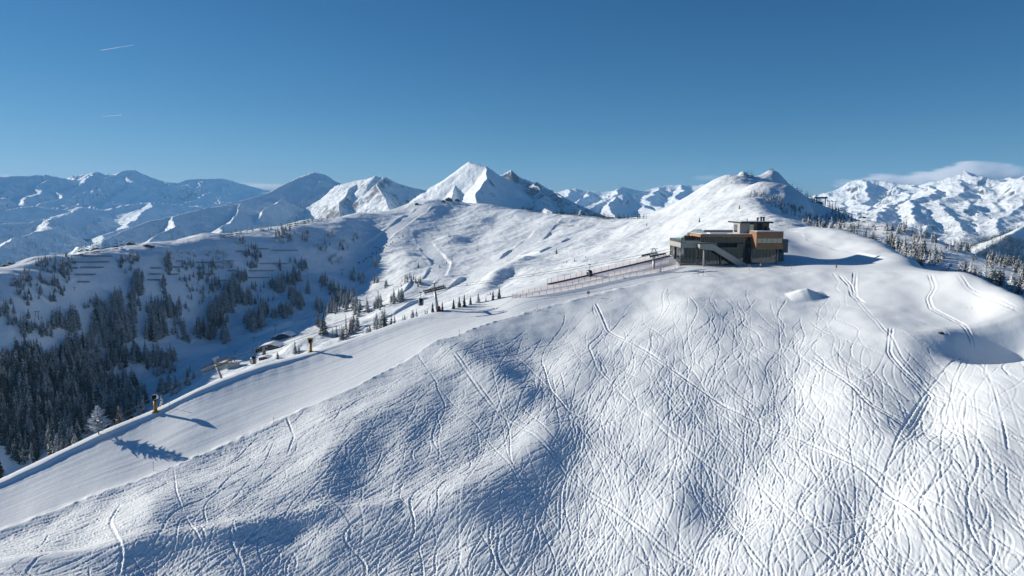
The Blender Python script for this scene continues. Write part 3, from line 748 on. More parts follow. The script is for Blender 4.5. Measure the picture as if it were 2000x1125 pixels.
def net_mat(name, col, cover):
    m = bpy.data.materials.new(name); m.use_nodes = True; nt = m.node_tree; L = nt.links; b = nt.nodes['Principled BSDF']
    b.inputs['Base Color'].default_value = (*col,1); b.inputs['Roughness'].default_value = .8
    t = nt.nodes.new('ShaderNodeBsdfTransparent'); mx = nt.nodes.new('ShaderNodeMixShader')
    tl = nt.nodes.new('ShaderNodeBsdfTranslucent'); tl.inputs[0].default_value = (*col,1); ms = nt.nodes.new('ShaderNodeMixShader'); ms.inputs[0].default_value = .5; L.new(b.outputs[0], ms.inputs[1]); L.new(tl.outputs[0], ms.inputs[2])
    nz = nt.nodes.new('ShaderNodeTexNoise'); nz.inputs['Scale'].default_value = 1.3; tc = nt.nodes.new('ShaderNodeTexCoord'); L.new(tc.outputs['Object'], nz.inputs['Vector'])
    mr = nt.nodes.new('ShaderNodeMapRange'); mr.inputs['From Min'].default_value = .3; mr.inputs['From Max'].default_value = .7; mr.inputs['To Min'].default_value = cover-.15; mr.inputs['To Max'].default_value = cover+.15
    L.new(nz.outputs['Fac'], mr.inputs['Value']); L.new(mr.outputs[0], mx.inputs[0]); L.new(t.outputs[0], mx.inputs[1]); L.new(ms.outputs[0], mx.inputs[2])
    L.new(mx.outputs[0], nt.nodes['Material Output'].inputs['Surface']); return m
W = dict(
 wood=wood_mat('larch_cladding', (.25,.125,.062), (.36,.19,.10)), woodlight=wood_mat('larch_fascia', (.36,.18,.08), (.46,.25,.12)), oldwood=plain('weathered_wood', (.09,.062,.045), .85, var=.4),
 conc=plain('concrete', (.33,.325,.31), .85, var=.16, scale=1.2, bump=.1), conc_d=plain('dark_concrete', (.15,.15,.15), .85, var=.15),
 metal=plain('grey_metal', (.24,.25,.26), .45, .6, var=.12), steel=plain('galvanised_steel', (.36,.37,.37), .45, .5, var=.15), dark=plain('dark_metal', (.035,.038,.042), .5, .3, var=.2), black=plain('black', (.012,.012,.013), .5, var=.2),
 annex=plain('slate_panel', (.10,.12,.125), .55, .1, var=.12), inside=plain('dim_interior', (.12,.112,.10), .8, var=.8, scale=.45), floor=plain('dim_floor', (.10,.085,.07), .7),
 glass=glass_mat('window_glass', (.62,.62,.64), .10, .03, .74), rail=glass_mat('rail_glass', (.62,.80,.78), .25, .05, .85), win=glass_mat('ribbon_glass', (.30,.42,.44), 1.0, .06, .55),
 red=plain('red_padding', (.42,.06,.03), .7, var=.15), orange=plain('orange_paint', (.55,.13,.03), .6), yellow=plain('yellow_paint', (.38,.20,.02), .5, var=.15), white=plain('white_paint', (.75,.76,.77), .5, var=.05),
 net=net_mat('pink_net', (.86,.72,.69), .38), net2=net_mat('beige_net', (.88,.82,.78), .5), post=plain('fence_post', (.13,.07,.05), .8), rope=plain('steel_rope', (.10,.10,.105), .5, .5), snow=plain('roof_snow', (.85,.87,.88), .6, var=.02, scale=1.0),
 signgrey=plain('sign_board', (.22,.20,.18), .7), blue=plain('blue_paint', (.05,.16,.45), .5), skin=plain('skin', (.55,.36,.27), .6), ltjacket=plain('light_jacket', (.58,.57,.55), .8), dkjacket=plain('dark_jacket', (.04,.035,.045), .8), trousers=plain('dark_trousers', (.03,.03,.04), .8), cab=plain('cabin_shell', (.018,.019,.022), .25, .2), cabg=plain('cabin_glass', (.05,.055,.065), .08, var=.3, spec=.8), cabl=plain('cabin_light_glass', (.30,.32,.36), .12, var=.2), stationwall=plain('pale_station_wall', (.45,.46,.46), .7, var=.1), timber=plain('dark_timber', (.075,.055,.042), .85, var=.3))

# ================================================================== THE MOUNTAIN STATION
BZ = near.hit(1420, 519).z+.0
def bx(zx, Y): return (280+zx/5.88)/F*Y*1.0028
def bh(zy): return (690-zy)*.0337
ORG = Vector((bx(700, 270), 272.0, BZ))
st = empty('mountain_station', ORG, 'modern glass and concrete mountain station with a wood clad box and outside stairs', 'station')
def L_(x): return x-ORG.x
def YY(y): return y-ORG.y
def part(mb, name, mats, parent=None, **k): return mb.build(name, mats, parent or st, **k)
xd0, xd1, xr0 = bx(285, 270.6), bx(512, 270.6), bx(507, 271)
# plinth
m = MB(); m.box(L_(bx(285,271)), L_(bx(1405,268.3)), YY(271.9), YY(289.5), -3.0, .12); part(m, 'plinth', W['conc_d'])
# terrace deck on the left
m = MB(); m.box(L_(xd0), L_(bx(700,271)), YY(270.6), YY(290.3), bh(484), bh(430)); part(m, 'terrace_deck', W['conc'])
m = MB()
for a, b in [((xd0+.1, 270.75), (xd0+.1, 290.1)), ((xd0+.1, 270.75), (bx(500,270.6), 270.75)), ((xd0+.1, 290.1), (bx(430,288), 290.1))]:
    m.beam((L_(a[0]), YY(a[1]), bh(430)+.55), (L_(b[0]), YY(b[1]), bh(430)+.55), .03, 1.1)
part(m, 'glass_railing', W['rail'])
m = MB()
xs0, xs1, xs2 = bx(290,288), bx(430,288), bx(520,288)
m.prism([(L_(xs0), bh(430)), (L_(xs0), bh(430)+1.2), (L_(xs1), bh(338)+1.5), (L_(xs2), bh(338)+1.5), (L_(xs2), bh(338)+.3), (L_(xs1), bh(338)+.3)], YY(287.9), YY(288.0)); part(m, 'stair_railing', W['rail'])
m = MB()
for i in range(14):
    t = i/14; xa = xs0+(xs1-xs0)*t
    m.box(L_(xa), L_(xa)+.45, YY(288.2), YY(289.8), bh(430)+t*(bh(338)-bh(430)), bh(430)+t*(bh(338)-bh(430))+.16)
m.beam((L_(xs0), YY(288.15), bh(430)+.1), (L_(xs1), YY(288.15), bh(338)), .12, .3); part(m, 'roof_stairs', W['metal'])
# glazed ground floor below the deck
def glazed(name, x0, x1, y, z0, z1, nv, nh=(), fr=.09, mat='glass', side=None):
    """side: (x, y0, y1) for a wall that runs away from the viewer"""
    g = MB(); f = MB()
    if side is None:
        g.box(L_(x0), L_(x1), YY(y), YY(y)+.04, z0, z1)
        for i in range(nv+1):
            x = L_(x0)+(x1-x0)*i/nv; f.box(x-fr/2, x+fr/2, YY(y)-.06, YY(y)-.003, z0, z1)
        for h in nh: f.box(L_(x0)-.03, L_(x1)+.03, YY(y)-.075, YY(y)-.062, z0+(z1-z0)*h-.06, z0+(z1-z0)*h+.06)
    else:
        x, y0, y1 = side
        g.box(L_(x), L_(x)+.04, YY(y0), YY(y1), z0, z1)
        for i in range(nv+1):
            yy = YY(y0)+(y1-y0)*i/nv; f.box(L_(x)-.06, L_(x)-.003, yy-fr/2, yy+fr/2, z0, z1)
        for h in nh: f.box(L_(x)-.075, L_(x)-.062, YY(y0), YY(y1), z0+(z1-z0)*h-.06, z0+(z1-z0)*h+.06)
    o = part(g, name, W[mat]); part(f, 'window_frame', W['metal'], o); return o
glazed('glass_wall', bx(290,271.5), bx(970,271.5), 271.9, .12, bh(486), 16, (.02,.25,.98))
glazed('glass_wall', 0, 0, 0, .12, bh(486), 7, (.02,.25,.98), side=(bx(290,271.5)+.2, 272.0, 289.6))
# upper floor glass behind the terrace and the tall hall
glazed('glass_wall', bx(512,273.2), bx(1095,273.2), 273.2, bh(428), bh(367), 13, (.02,))
glazed('glass_wall', bx(930,272.9), bx(1098,272.9), 272.6, .12, bh(440), 4, (.5,))
glazed('glass_wall', 0, 0, 0, bh(430)+.02, bh(367), 5, (.98,), side=(bx(514,273), 273.4, 287.5))
# hall below the wood box
glazed('glass_wall', bx(1095,268.4), bx(1405,268.4), 268.4, .12, bh(494), 8, (.02,.98))
glazed('glass_wall', 0, 0, 0, .12, bh(494), 2, (.98,), side=(bx(1097,268.4), 268.6, 272.4))
# inside: back walls, floors and cores seen through the glass
m = MB(); m.box(L_(bx(330,283)), L_(bx(1390,270)), YY(284), YY(284.3), .12, bh(367), 0)
m.box(L_(bx(700,276)), L_(bx(1000,276)), YY(277), YY(283.9), .14, bh(430), 0); m.box(L_(bx(1120,270)), L_(bx(1380,270)), YY(275), YY(275.2), .14, bh(495), 0); part(m, 'inner_wall', W['inside'])
m = MB(); m.box(L_(bx(514,273)), L_(bx(1385,270)), YY(273.4), YY(283.9), bh(440), bh(432)); m.box(L_(bx(300,273)), L_(bx(1390,270)), YY(272.3), YY(283.9), .125, .16); part(m, 'inner_floor', W['floor'])
m = MB()
for zx, yy in [(350,274),(420,278),(600,276),(650,274),(800,275),(870,273),(1150,270.5),(1250,271.5),(1330,270.8)]:
    x = L_(bx(zx, yy)); h = random.uniform(.8, 2.1); m = MB(); m.box(x, x+random.uniform(.5, 1.6), YY(yy), YY(yy)+.6, .17, h); m.box(x-.05, x+.4, YY(yy)-.1, YY(yy), .17, h*.6)
    part(m, 'counter', W['oldwood'])
# columns
for zx, yy, r, top in [(555,267.2,.36,500),(330,272.6,.26,486),(510,272.6,.26,486),(750,271.2,.2,560),(1100,268.0,.18,494),(1392,268.0,.14,494),(215,282,.26,486),(168,289.9,.2,486),(283,270.9,.14,486)]:
    c = MB(); c.tube([(L_(bx(zx,yy)), YY(yy), -.6), (L_(bx(zx,yy)), YY(yy), bh(top))], r, 12); part(c, 'column', W['conc'] if r > .3 else W['metal'])
# outside staircase in front: two concrete stringers with treads between
pf = [(505,440),(660,438),(1085,682),(1075,690),(968,690),(680,512),(505,490)]
poly = [(L_(bx(a,266)), bh(b)) for a, b in pf]
m = MB(); m.prism(poly, YY(266.0), YY(266.3)); m.prism(poly, YY(268.9), YY(269.2)); m.box(L_(bx(505,266)), L_(bx(660,266)), YY(266.3), YY(270.6), bh(490), bh(478)); m.box(L_(bx(505,266)), L_(bx(505,266))+.25, YY(266.3), YY(270.5), bh(490)+.05, bh(440)); sc = part(m, 'staircase', W['conc'])
m = MB(); n = 26; xa, za, xb, zb = bx(680,266), bh(480), bx(1040,266), .1
for i in range(n):
    t = i/n; m.box(L_(xa+(xb-xa)*t), L_(xa+(xb-xa)*(t+1.3/n)), YY(266.3), YY(268.9), za+(zb-za)*t-.15, za+(zb-za)*t)
part(m, 'tread', W['conc_d'], sc)
m = MB()
for yy in (266.15, 269.05):
    q = [(505,440),(660,438),(1085,680)]; pp = [(L_(bx(a,266)), YY(yy), bh(b)+.35) for a, b in q]; m.tube(pp, .04, 6)
part(m, 'handrail', W['dark'], sc)
# main roof with wooden fascia
m = MB(); y0, y1 = 271.0, 291.5; xr1 = bx(1112,271)
m.box(L_(xr0), L_(xr1)+.4, YY(y0), YY(y1), bh(365), bh(340)); rf = part(m, 'roof_fascia', W['woodlight'])
m = MB(); m.box(L_(xr0)-.08, L_(xr1)+.4, YY(y0)-.08, YY(y1)+.08, bh(340)+.003, bh(335)); m.box(L_(bx(540,288)), L_(bx(900,288)), YY(287), YY(291), bh(335), bh(335)+1.0); part(m, 'flat_roof', W['metal'])
m = MB(); m.box(L_(xr0)+.5, L_(xr1)-.2, YY(y0)+.5, YY(y1)-.6, bh(335)+.003, bh(335)+.16)
m.box(L_(bx(600,277)), L_(bx(800,277)), YY(275), YY(280), bh(335)+.16, bh(335)+.42); m.box(L_(bx(540,288))+.15, L_(bx(900,288))-.15, YY(287.1), YY(290.9), bh(335)+1.003, bh(335)+1.15)
part(m, 'roof_snow', W['snow'], bevel=.06)
# wood clad box
xb0, xb1 = bx(1150,266), bx(1457,266)
m = MB(); zt, zb_, w0, w1 = bh(303), bh(492), bh(427), bh(373)
m.box(L_(xb0), L_(xb1), YY(266), YY(281), zb_, w0); m.box(L_(xb0), L_(xb1), YY(266), YY(281), w1, zt)
m.box(L_(xb0), L_(xb0)+.25, YY(266), YY(281), w0, w1); m.box(L_(xb0)+.25, L_(xb1)-.2, YY(268), YY(281), w0, w1)
wb = part(m, 'wood_box', W['wood'])
m = MB(); m.box(L_(xb0)+.26, L_(xb1)-.21, YY(266.25), YY(266.3), w0+.01, w1-.01); o = part(m, 'ribbon_window', W['win'], wb)
m = MB()
m.box(L_(xb0)+.26, L_(xb1)-.21, YY(266.13), YY(266.23), w0+.002, w0+.09); m.box(L_(xb0)+.26, L_(xb1)-.21, YY(266.13), YY(266.23), w1-.09, w1-.002)
for i in range(6):
    x = L_(xb0)+.3+(xb1-xb0-.6)*i/5; m.box(x-.05, x+.05, YY(266.12), YY(266.24), w0+.05, w1-.05)
part(m, 'window_frame', W['metal'], wb)
m = MB(); m.box(L_(xb0)-.08, L_(xb1)+.08, YY(265.92), YY(281.1), zt+.003, zt+.22); part(m, 'parapet_cap', W['metal'], wb)
m = MB(); m.box(L_(xb0)+.3, L_(xb1)-.3, YY(266.3), YY(280.7), zt+.225, zt+.32); part(m, 'roof_snow', W['snow'], wb)
# rooftop pavilion
px0, px1 = bx(955,275.5), bx(1290,275.5)
m = MB(); pz0, pz1 = bh(335)+.004, bh(212); xc = bx(1066,275.5); xw = bx(1115,275.5)
m.box(L_(px0), L_(xc), YY(275.5), YY(284), pz0, pz1); pav = part(m, 'rooftop_pavilion', W['conc'])
m = MB(); m.box(L_(xw), L_(bx(1150,275.5)), YY(275.6), YY(284), pz0, pz1); m.box(L_(bx(1150,275.5)), L_(bx(1215,275.5)), YY(277.0), YY(284), pz0, pz1, 0); m.box(L_(bx(1215,275.5)), L_(px1), YY(275.6), YY(284), pz0, pz1); part(m, 'wood_wall', W['wood'], pav)
m = MB(); m.box(L_(bx(1150,275.5))+.02, L_(bx(1215,275.5))-.02, YY(275.9), YY(276.0), bh(300), bh(228)); part(m, 'doorway', W['black'], pav)
m = MB(); m.box(L_(bx(1230,275.5)), L_(bx(1262,275.5)), YY(275.5), YY(275.59), bh(298), bh(250)); part(m, 'doorway', W['black'], pav)
m = MB(); m.box(L_(xc)+.01, L_(xw)-.01, YY(275.7), YY(275.76), bh(320), bh(225)); part(m, 'window', W['win'], pav)
m = MB(); m.box(L_(px0)-.08, L_(px0)-.005, YY(278.5), YY(282.5), bh(318), bh(228)); part(m, 'window', W['win'], pav)
m = MB(); m.tube([(L_(bx(1283,275))+.0, YY(275.2), bh(300)), (L_(bx(1283,275)), YY(275.2), bh(212))], .12, 8); part(m, 'pillar', W['metal'], pav)
m = MB(); m.box(L_(bx(962,274)), L_(bx(1335,274)), YY(274), YY(290), bh(211), bh(193)); rs = part(m, 'roof_slab', W['dark'], pav)
m = MB(); m.box(L_(bx(962,274))+.3, L_(bx(1335,274))-.3, YY(274.3), YY(289.7), bh(193)+.003, bh(193)+.12); part(m, 'roof_snow', W['snow'], pav)
for zx, zw, zh, yy in [(1035,12,168,278),(1155,24,152,279),(1194,28,146,281),(1224,28,146,281)]:
    c = MB(); x = L_(bx(zx,yy)); r = zw/5.88/F*yy/2; z0 = bh(193)+.1; z1 = z0+(195-zh)*.034
    c.tube([(x,YY(yy),z0),(x,YY(yy),z1*.75+z0*.25)], r*.72, 12); c.tube([(x,YY(yy),z1*.75+z0*.25),(x,YY(yy),z1)], r, 12); part(c, 'chimney', W['black'])
# slate annexes on the right
m = MB(); m.box(L_(bx(1457,272)), L_(bx(1515,272)), YY(272), YY(284), bh(545), bh(393)); m.box(L_(bx(1410,271)), L_(bx(1465,273)), YY(272.5), YY(284), -1.5, bh(545)-.003); part(m, 'annex', W['annex'])
m = MB(); m.box(L_(bx(1412,271)), L_(bx(1424,271)), YY(272.3), YY(272.48), .1, bh(595)); part(m, 'door', W['black'])
m = MB(); m.box(L_(bx(1320,272)), L_(bx(1400,272)), YY(281), YY(284), zt+.33, zt+1.0); part(m, 'roof_unit', W['metal'])
print('station', round(time.time()-T0, 1))

# ================================================================== GONDOLA LIFT
def V(px, py, d): return Vector(P3(px, py, d))
topA, topB, topC = V(1277,499,268), V(849,567,243), V(422,714,252)
startS = V(1335, 486, 279); endD = topC+(V(216,826,236)-topC)*3.2
line = [startS, topA, topB, topC, endD]
def pylon(i, base, train, label, pad=False, hatch=0):
    top = line[i]; dir_ = ((line[i]-line[i-1]).normalized()+(line[i+1]-line[i]).normalized()).normalized()
    fl = Vector((dir_.x, dir_.y, 0)).normalized(); lat = Vector((-fl.y, fl.x, 0)); up = lat.cross(dir_); up = up if up.z > 0 else -up
    e = empty('gondola_pylon', base, label, 'pylon', 'pylons of the gondola lift')
    r = lambda v: v-base
    m = MB(); m.tube([r(base-Vector((0,0,2))), r(top)], [.58, .40], 14); m.tube([r(base), r(base+(top-base)*.02)], .8, 14)
    for k in range(0, 10): m.beam(r(base+(top-base)*(k/10)+fl*.5), r(base+(top-base)*(k/10)+fl*.5+lat*.45), .06)
    m.build('mast', W['steel'], e)
    m = MB(); hw = 2.6
    m.beam(r(top-lat*hw), r(top+lat*hw), .45, .55); m.beam(r(top-lat*hw*.6-up*.1), r(top-(top-base).normalized()*1.4), .16); m.beam(r(top+lat*hw*.6-up*.1), r(top-(top-base).normalized()*1.4), .16)
    m.build('crossarm', W['steel'], e)
    for s in (-1, 1):
        c = top+lat*hw*s+up*.2; m = MB(); n = int(train/.55)
        m.beam(r(c-dir_*train/2), r(c+dir_*train/2), .12, .34)
        for k in range(n):
            p = c+dir_*(train*((k+.5)/n-.5))+up*.22
            m.tube([r(p-lat*.08), r(p+lat*.08)], .25, 10)
            if k % 4 == 0: m.beam(r(p-up*.2), r(p-up*.75), .1)
        m.build('sheave_train', W['dark'], e)
        m = MB(); q = c+lat*s*.55-up*.45
        m.beam(r(q-dir_*train/2), r(q+dir_*train/2), .5, .06)
        for k in range(5):
            p = q+dir_*(train*(k/4-.5)); m.beam(r(p), r(p+Vector((0,0,1.0))), .05)
        m.beam(r(q-dir_*train/2+Vector((0,0,1))), r(q+dir_*train/2+Vector((0,0,1))), .05)
        m.build('walkway', W['metal'], e)
    m = MB()
    for s in (-1, 1):
        a = top+lat*hw*s*.9; pk = top+lat*s*.9+Vector((0,0,2.5))
        m.beam(r(a+dir_*.3), r(pk), .1); m.beam(r(a-dir_*.3), r(pk), .1); m.beam(r(top+lat*s*.25), r(pk), .14)
        m.beam(r(pk-dir_*1.1), r(pk+dir_*1.1), .16)
    m.beam(r(top+lat*.9+Vector((0,0,2.5))), r(top-lat*.9+Vector((0,0,2.5))), .12); m.build('lifting_frame', W['metal'], e)
    if pad:
        m = MB(); ax = (top-base).normalized(); m.tube([r(base-ax*.3), r(base+ax*1.75)], .88, 4); m.build('crash_pad', W['red'], e, bevel=.06)
        m = MB(); a = top+Vector((0,0,2.4))-fl*.2
        m.tube([r(a), r(a+Vector((0,0,.9))), r(a+Vector((.2,0,1.5))), r(a+Vector((.0,0,1.9)))-fl*.4], .07, 6); m.build('davit', W['dark'], e)
    return e
bA = near.hit(1277, 529); bB = near.hit(857, 606, dmin=225)
pylon(1, bA, 7.2, 'grey gondola pylon nearest the mountain station, beside the safety fences')
pylon(2, bB, 7.6, 'leaning gondola pylon with a red padded foot on the piste edge', pad=True)
dC = (V(437,747,252)-topC); zC = topC+dC*1.0
for k in range(60):
    q = topC+dC*(1+k*.12)
    if q.z < max(mid.z_at(q.x, q.y), near.z_at(q.x, q.y)): break
pylon(3, q, 9.5, 'tall grey gondola pylon rising from the valley behind the piste edge')
lat_all = []
for i, p in enumerate(line):
    d = (line[min(i+1,4)]-line[max(i-1,0)]); d.z = 0; d.normalize(); lat_all.append(Vector((-d.y, d.x, 0)))
ropes = {}
for s, lab in ((1,'upper thin steel haul rope of the gondola lift, on the far side'), (-1,'lower thin steel haul rope of the gondola lift, on the near side')):
    pts = []
    for i in range(4):
        a = line[i]+lat_all[i]*2.6*s+Vector((0,0,.7)); b = line[i+1]+lat_all[i+1]*2.6*s+Vector((0,0,.7))
        for k in range(16):
            t = k/16; q = a.lerp(b, t); q.z -= .9*4*t*(1-t)*((b-a).length/90); pts.append(q)
    pts.append(b); ropes[s] = pts
    m = MB(); m.tube(pts, .055, 5); o = m.build('haul_rope', W['rope']); tag(o, lab, 'rope', 'haul ropes of the gondola lift')
def rope_at(s, px):
    best = None
    for a, b in zip(ropes[s][:-1], ropes[s][1:]):
        for t in (0,.25,.5,.75):
            q = a.lerp(b, t); sx = CX+F*q.x/(q.y*CP-q.z*SP)
            if best is None or abs(sx-px) < best[0]: best = (abs(sx-px), q, (b-a))
    return best[1], best[2]
def make_cabin():
    e = empty('gondola_cabin', (0,0,0), 'x', 'gondola cabin', 'gondola cabins hanging from the rope')
    # the shell: rounded sections stacked from floor to roof, hanging below the grip at z = 0
    prof = [(-4.35,.55,.50),(-4.25,.74,.72),(-3.9,.90,.90),(-3.4,.98,.98),(-2.9,.98,.98),(-2.45,.90,.92),(-2.15,.74,.78),(-2.02,.45,.5)]
    def ring(z, a, b, n=20, p=3.2, g=0):
        out = []
        for k in range(n):
            t = 6.28318*k/n; c, s = math.cos(t), math.sin(t)
            out.append(((a+g)*math.copysign(abs(c)**(2/p), c), (b+g)*math.copysign(abs(s)**(2/p), s), z))
        return out
    def loft(m, rings, mi=0, cap=True):
        n = len(rings[0]); vs = sum(rings, []); fs = [(i*n+k, i*n+(k+1)%n, (i+1)*n+(k+1)%n, (i+1)*n+k) for i in range(len(rings)-1) for k in range(n)]
        if cap: fs += [tuple(range(n-1,-1,-1)), tuple(range((len(rings)-1)*n, len(rings)*n))]
        m.add(vs, fs, mi, True)
    m = MB(); loft(m, [ring(*p) for p in prof]); m.build('body', W['cab'], e)
    for k0 in range(0, 20, 5):       # four window panes, proud of the shell
        m = MB(); rr = [ring(z, a, b, g=.02)[k0+1:k0+5] if k0+5 <= 20 else None for z, a, b in prof[2:6]]
        vs = sum(rr, []); n = 4; fs = [(i*n+k, i*n+k+1, (i+1)*n+k+1, (i+1)*n+k) for i in range(3) for k in range(n-1)]; m.add(vs, fs, 0, True)
        m.build('window', W['cabl'], e)
    m = MB(); m.tube([(0,0,-2.05),(0,.15,-1.4),(0,.15,-.3),(0,0,-.05)], .07, 8); m.beam((-.6,0,-2.03), (.6,0,-2.03), .12); m.build('hanger', W['dark'], e)
    m = MB(); m.box(-.45,.45,-.12,.12,-.1,.16); m.tube([(-.4,-.1,.1),(-.4,.1,.1)], .14, 8); m.tube([(.4,-.1,.1),(.4,.1,.1)], .14, 8); m.build('grip', W['dark'], e)
    m = MB()
    for k in range(4): m.beam((-.5+k*.33,-1.04,-3.9), (-.5+k*.33,-1.04,-3.0), .05)
    m.beam((-.6,-1.03,-3.8), (.6,-1.03,-3.8), .06); m.build('ski_rack', W['dark'], e)
    return e
cab0 = make_cabin()
for i, (px, s, lab, sc_) in enumerate([(1150,-1,'dark gondola cabin passing in front of the fenced piste near the station',1.0),(820,-1,'dark gondola cabin hanging just left of the red footed pylon',1.05),(496,-1,'gondola cabin low over the valley, right of the tall pylon',1.1)]):
    c = cab0 if i == 0 else copy_tree(cab0)
    q, d = rope_at(s, px); c.location = q; c.rotation_euler.z = math.atan2(d.y, d.x)+[.2,.1,.5][i]; c.scale = (sc_,)*3; c['label'] = lab
print('lift', round(time.time()-T0, 1))

# ================================================================== FENCES ON THE PISTE
def fence(pts, h, label, mat, every=None, base=False, end=False):
    q = [near.hit(*p, dmin=215) for p in pts]; o = q[0].copy()
    e = empty('safety_fence', o, label, 'fence', 'net fences along the piste')
    m = MB()
    for a, b in zip(q[:-1], q[1:]):
        a, b = a-o, b-o; m.add([a+Vector((0,0,.08)), b+Vector((0,0,.08)), b+Vector((0,0,h)), a+Vector((0,0,h))], [(0,1,2,3)])
        m.beam(a+Vector((0,0,h)), b+Vector((0,0,h)), .05, .05)
    m.build('net', mat, e)
    for p in q:
        m = MB(); m.tube([p-o-Vector((0,0,.4)), p-o+Vector((0,0,h+.15))], .055, 6); m.build('post', W['post'], e)
    if base:
        m = MB()
        for a, b in zip(q[:-1], q[1:]): m.beam(a-o+Vector((0,0,.1)), b-o+Vector((0,0,.1)), .3, .55)
        m.build('timber_base', W['oldwood'], e)
def subdiv(pts, n): return densify([(a,b,0) for a,b in pts], n)
def two(pts, n): return [(a,b) for a,b,_ in subdiv(pts, n)]
fence(two([(1069,556),(1110,547),(1150,538),(1200,526),(1250,514),(1308,500)], 19), 1.9, 'uppermost pink net fence with a dark timber base along the far piste edge', W['net'], base=True)
fence(two([(1002,581),(1033,572),(1069,565),(1106,558),(1142,550),(1176,543),(1212,535),(1248,527),(1307,514)], 25), 1.25, 'middle pink net fence on brown posts below the gondola rope', W['net'])
fence(two([(1000,583),(1037,579),(1088,571),(1139,561),(1188,550),(1238,540),(1288,531),(1325,522)], 27), 1.25, 'lowest beige net fence on brown posts beside the groomed piste', W['net2'])
# dark rope fence down the valley side of the bank
fence(two([(0,940),(40,922),(90,897),(140,876),(190,846),(240,826),(290,806)], 17), .9, 'low brown stake fence along the outer edge of the left piste', net_mat('thin_net', (.2,.1,.07), .25))

# ------------------------------------------------------------------ snow guns, signs, marker poles
def snow_gun(px, py, hgt, label, head, dmin=150):
    p = near.hit(px, py, dmin=dmin); e = empty('snow_gun', p, label, 'snow gun', 'fan snow guns on towers along the piste')
    m = MB(); m.tube([(0,0,-.5),(0,0,hgt*.62)], .42, 12); m.tube([(0,0,-.3),(0,0,.12)], 1.0, 16); m.build('tower', W['yellow'], e)
    m = MB(); m.tube([(0,0,hgt*.62),(0,0,hgt*.72)], .3, 10); m.box(-.55,.55,-.3,.3,hgt*.68,hgt*.76); m.build('swivel', W['dark'], e)
    d = Vector((.15,-1,.22)).normalized(); c = Vector((0,.1,hgt*.87))
    m = MB(); m.tube([c-d*.9, c-d*.6, c+d*.3, c+d*.8], [.45,.68,.7,.62], 18, cap=False); m.build('fan_barrel', W[head], e)
    m = MB(); m.tube([c-d*.55, c+d*.55], .56, 18); m.tube([c+d*.56, c+d*.75], .2, 10); m.build('fan', W['black'], e)
    m = MB(); m.tube([c+d*.78, c+d*.84], [.66,.66], 18, cap=False); m.build('nozzle_ring', W['steel'], e)
    if head == 'yellow':
        m = MB(); m.box(-.75,.75,-.6,.7,hgt*1.0,hgt*1.08); m.build('cover', W['yellow'], e)
    return e
snow_gun(304, 803, 4.3, 'white headed snow gun on a yellow tower at the lower left piste edge', 'white')
snow_gun(607, 687, 3.9, 'all yellow snow gun standing at the piste edge above the chalets', 'yellow', dmin=190)
def pole(px, py, h, label, mat='orange', board=None, lean=0, group='marker poles along the piste', name='piste_marker', cat='marker pole', dmin=150, r=.05):
    p = near.hit(px, py, dmin=dmin); e = empty(name, p, label, cat, group)
    m = MB(); m.tube([(0,0,-.5),(lean,0,h)], r, 6); m.build('pole', W[mat], e)
    if board:
        bw, bh_, bm2 = board; m = MB(); m.box(lean-bw/2, lean+bw/2, -.12, -.06, h-bh_, h); m.build('board', W[bm2], e)
    else:
        m = MB(); m.tube([(lean*.8,0,h*.8),(lean,0,h+.02)], r*1.6, 6); m.build('reflector', W['red'], e)
for a in [(300,919,2.0,'thin marker pole below the white snow gun'),(535,830,1.9,'thin marker pole at the lower piste edge, left of centre'),(331,795,1.8,'short red topped pole on the bank right of the white snow gun'),(897,657,2.0,'marker pole at the crook of the lower piste edge'),(1049,605,2.0,'marker pole left of the grey notice board'),(1546,528,2.2,'thin marker pole right of the station corner on the road'),(450,925,1.2,'small marker stick on the tracked slope under the piste'),(1303,575,1.8,'lone marker pole on the tracked slope below the fences'),(1590,438,2.0,'marker pole at the bend behind the station'),(1540,442,2.6,'tall post beside the saddle path behind the station'),(998,690,1.5,'faint marker stick on the open slope')]:
    pole(*a)
for px, py, h, lab, bd in [(1149,580,2.0,'small grey notice board on a post by the lower piste edge',(.9,.9,'signgrey')),(1463,529,2.3,'square brown notice board on a post before the station stairs',(.9,1.0,'signgrey')),(1633,527,2.0,'orange marker board on the road right of the station',(.45,1.3,'orange')),(1373,540,1.9,'dark notice board beside orange sticks below the station',(.6,.6,'signgrey'))]:
    pole(px, py, h, lab, 'post', bd, group='boards on posts around the station', name='notice_board', cat='notice board')
pole(1366, 541, 1.7, 'orange stick leaning left beside the dark notice board', 'orange', None, -.5)
p = near.hit(1838, 651); bm_r = bmesh.new(); bmesh.ops.create_icosphere(bm_r, subdivisions=3, radius=1)
for v in bm_r.verts:
    k = 1+.35*math.sin(v.co.x*5+1)*math.cos(v.co.y*4)+.2*math.sin(v.co.z*9+v.co.x*3); v.co = (v.co.x*.7*k, v.co.y*.5*k, v.co.z*.3*k)
me = bpy.data.meshes.new('rock'); bm_r.to_mesh(me); bm_r.free(); me.materials.append(plain('bare_rock', (.07,.06,.055), .9, var=.4))
o = bpy.data.objects.new('rock', me); COL.objects.link(o); o.location = p; tag(o, 'small bare rock poking out of the snow on the right mound', 'rock')
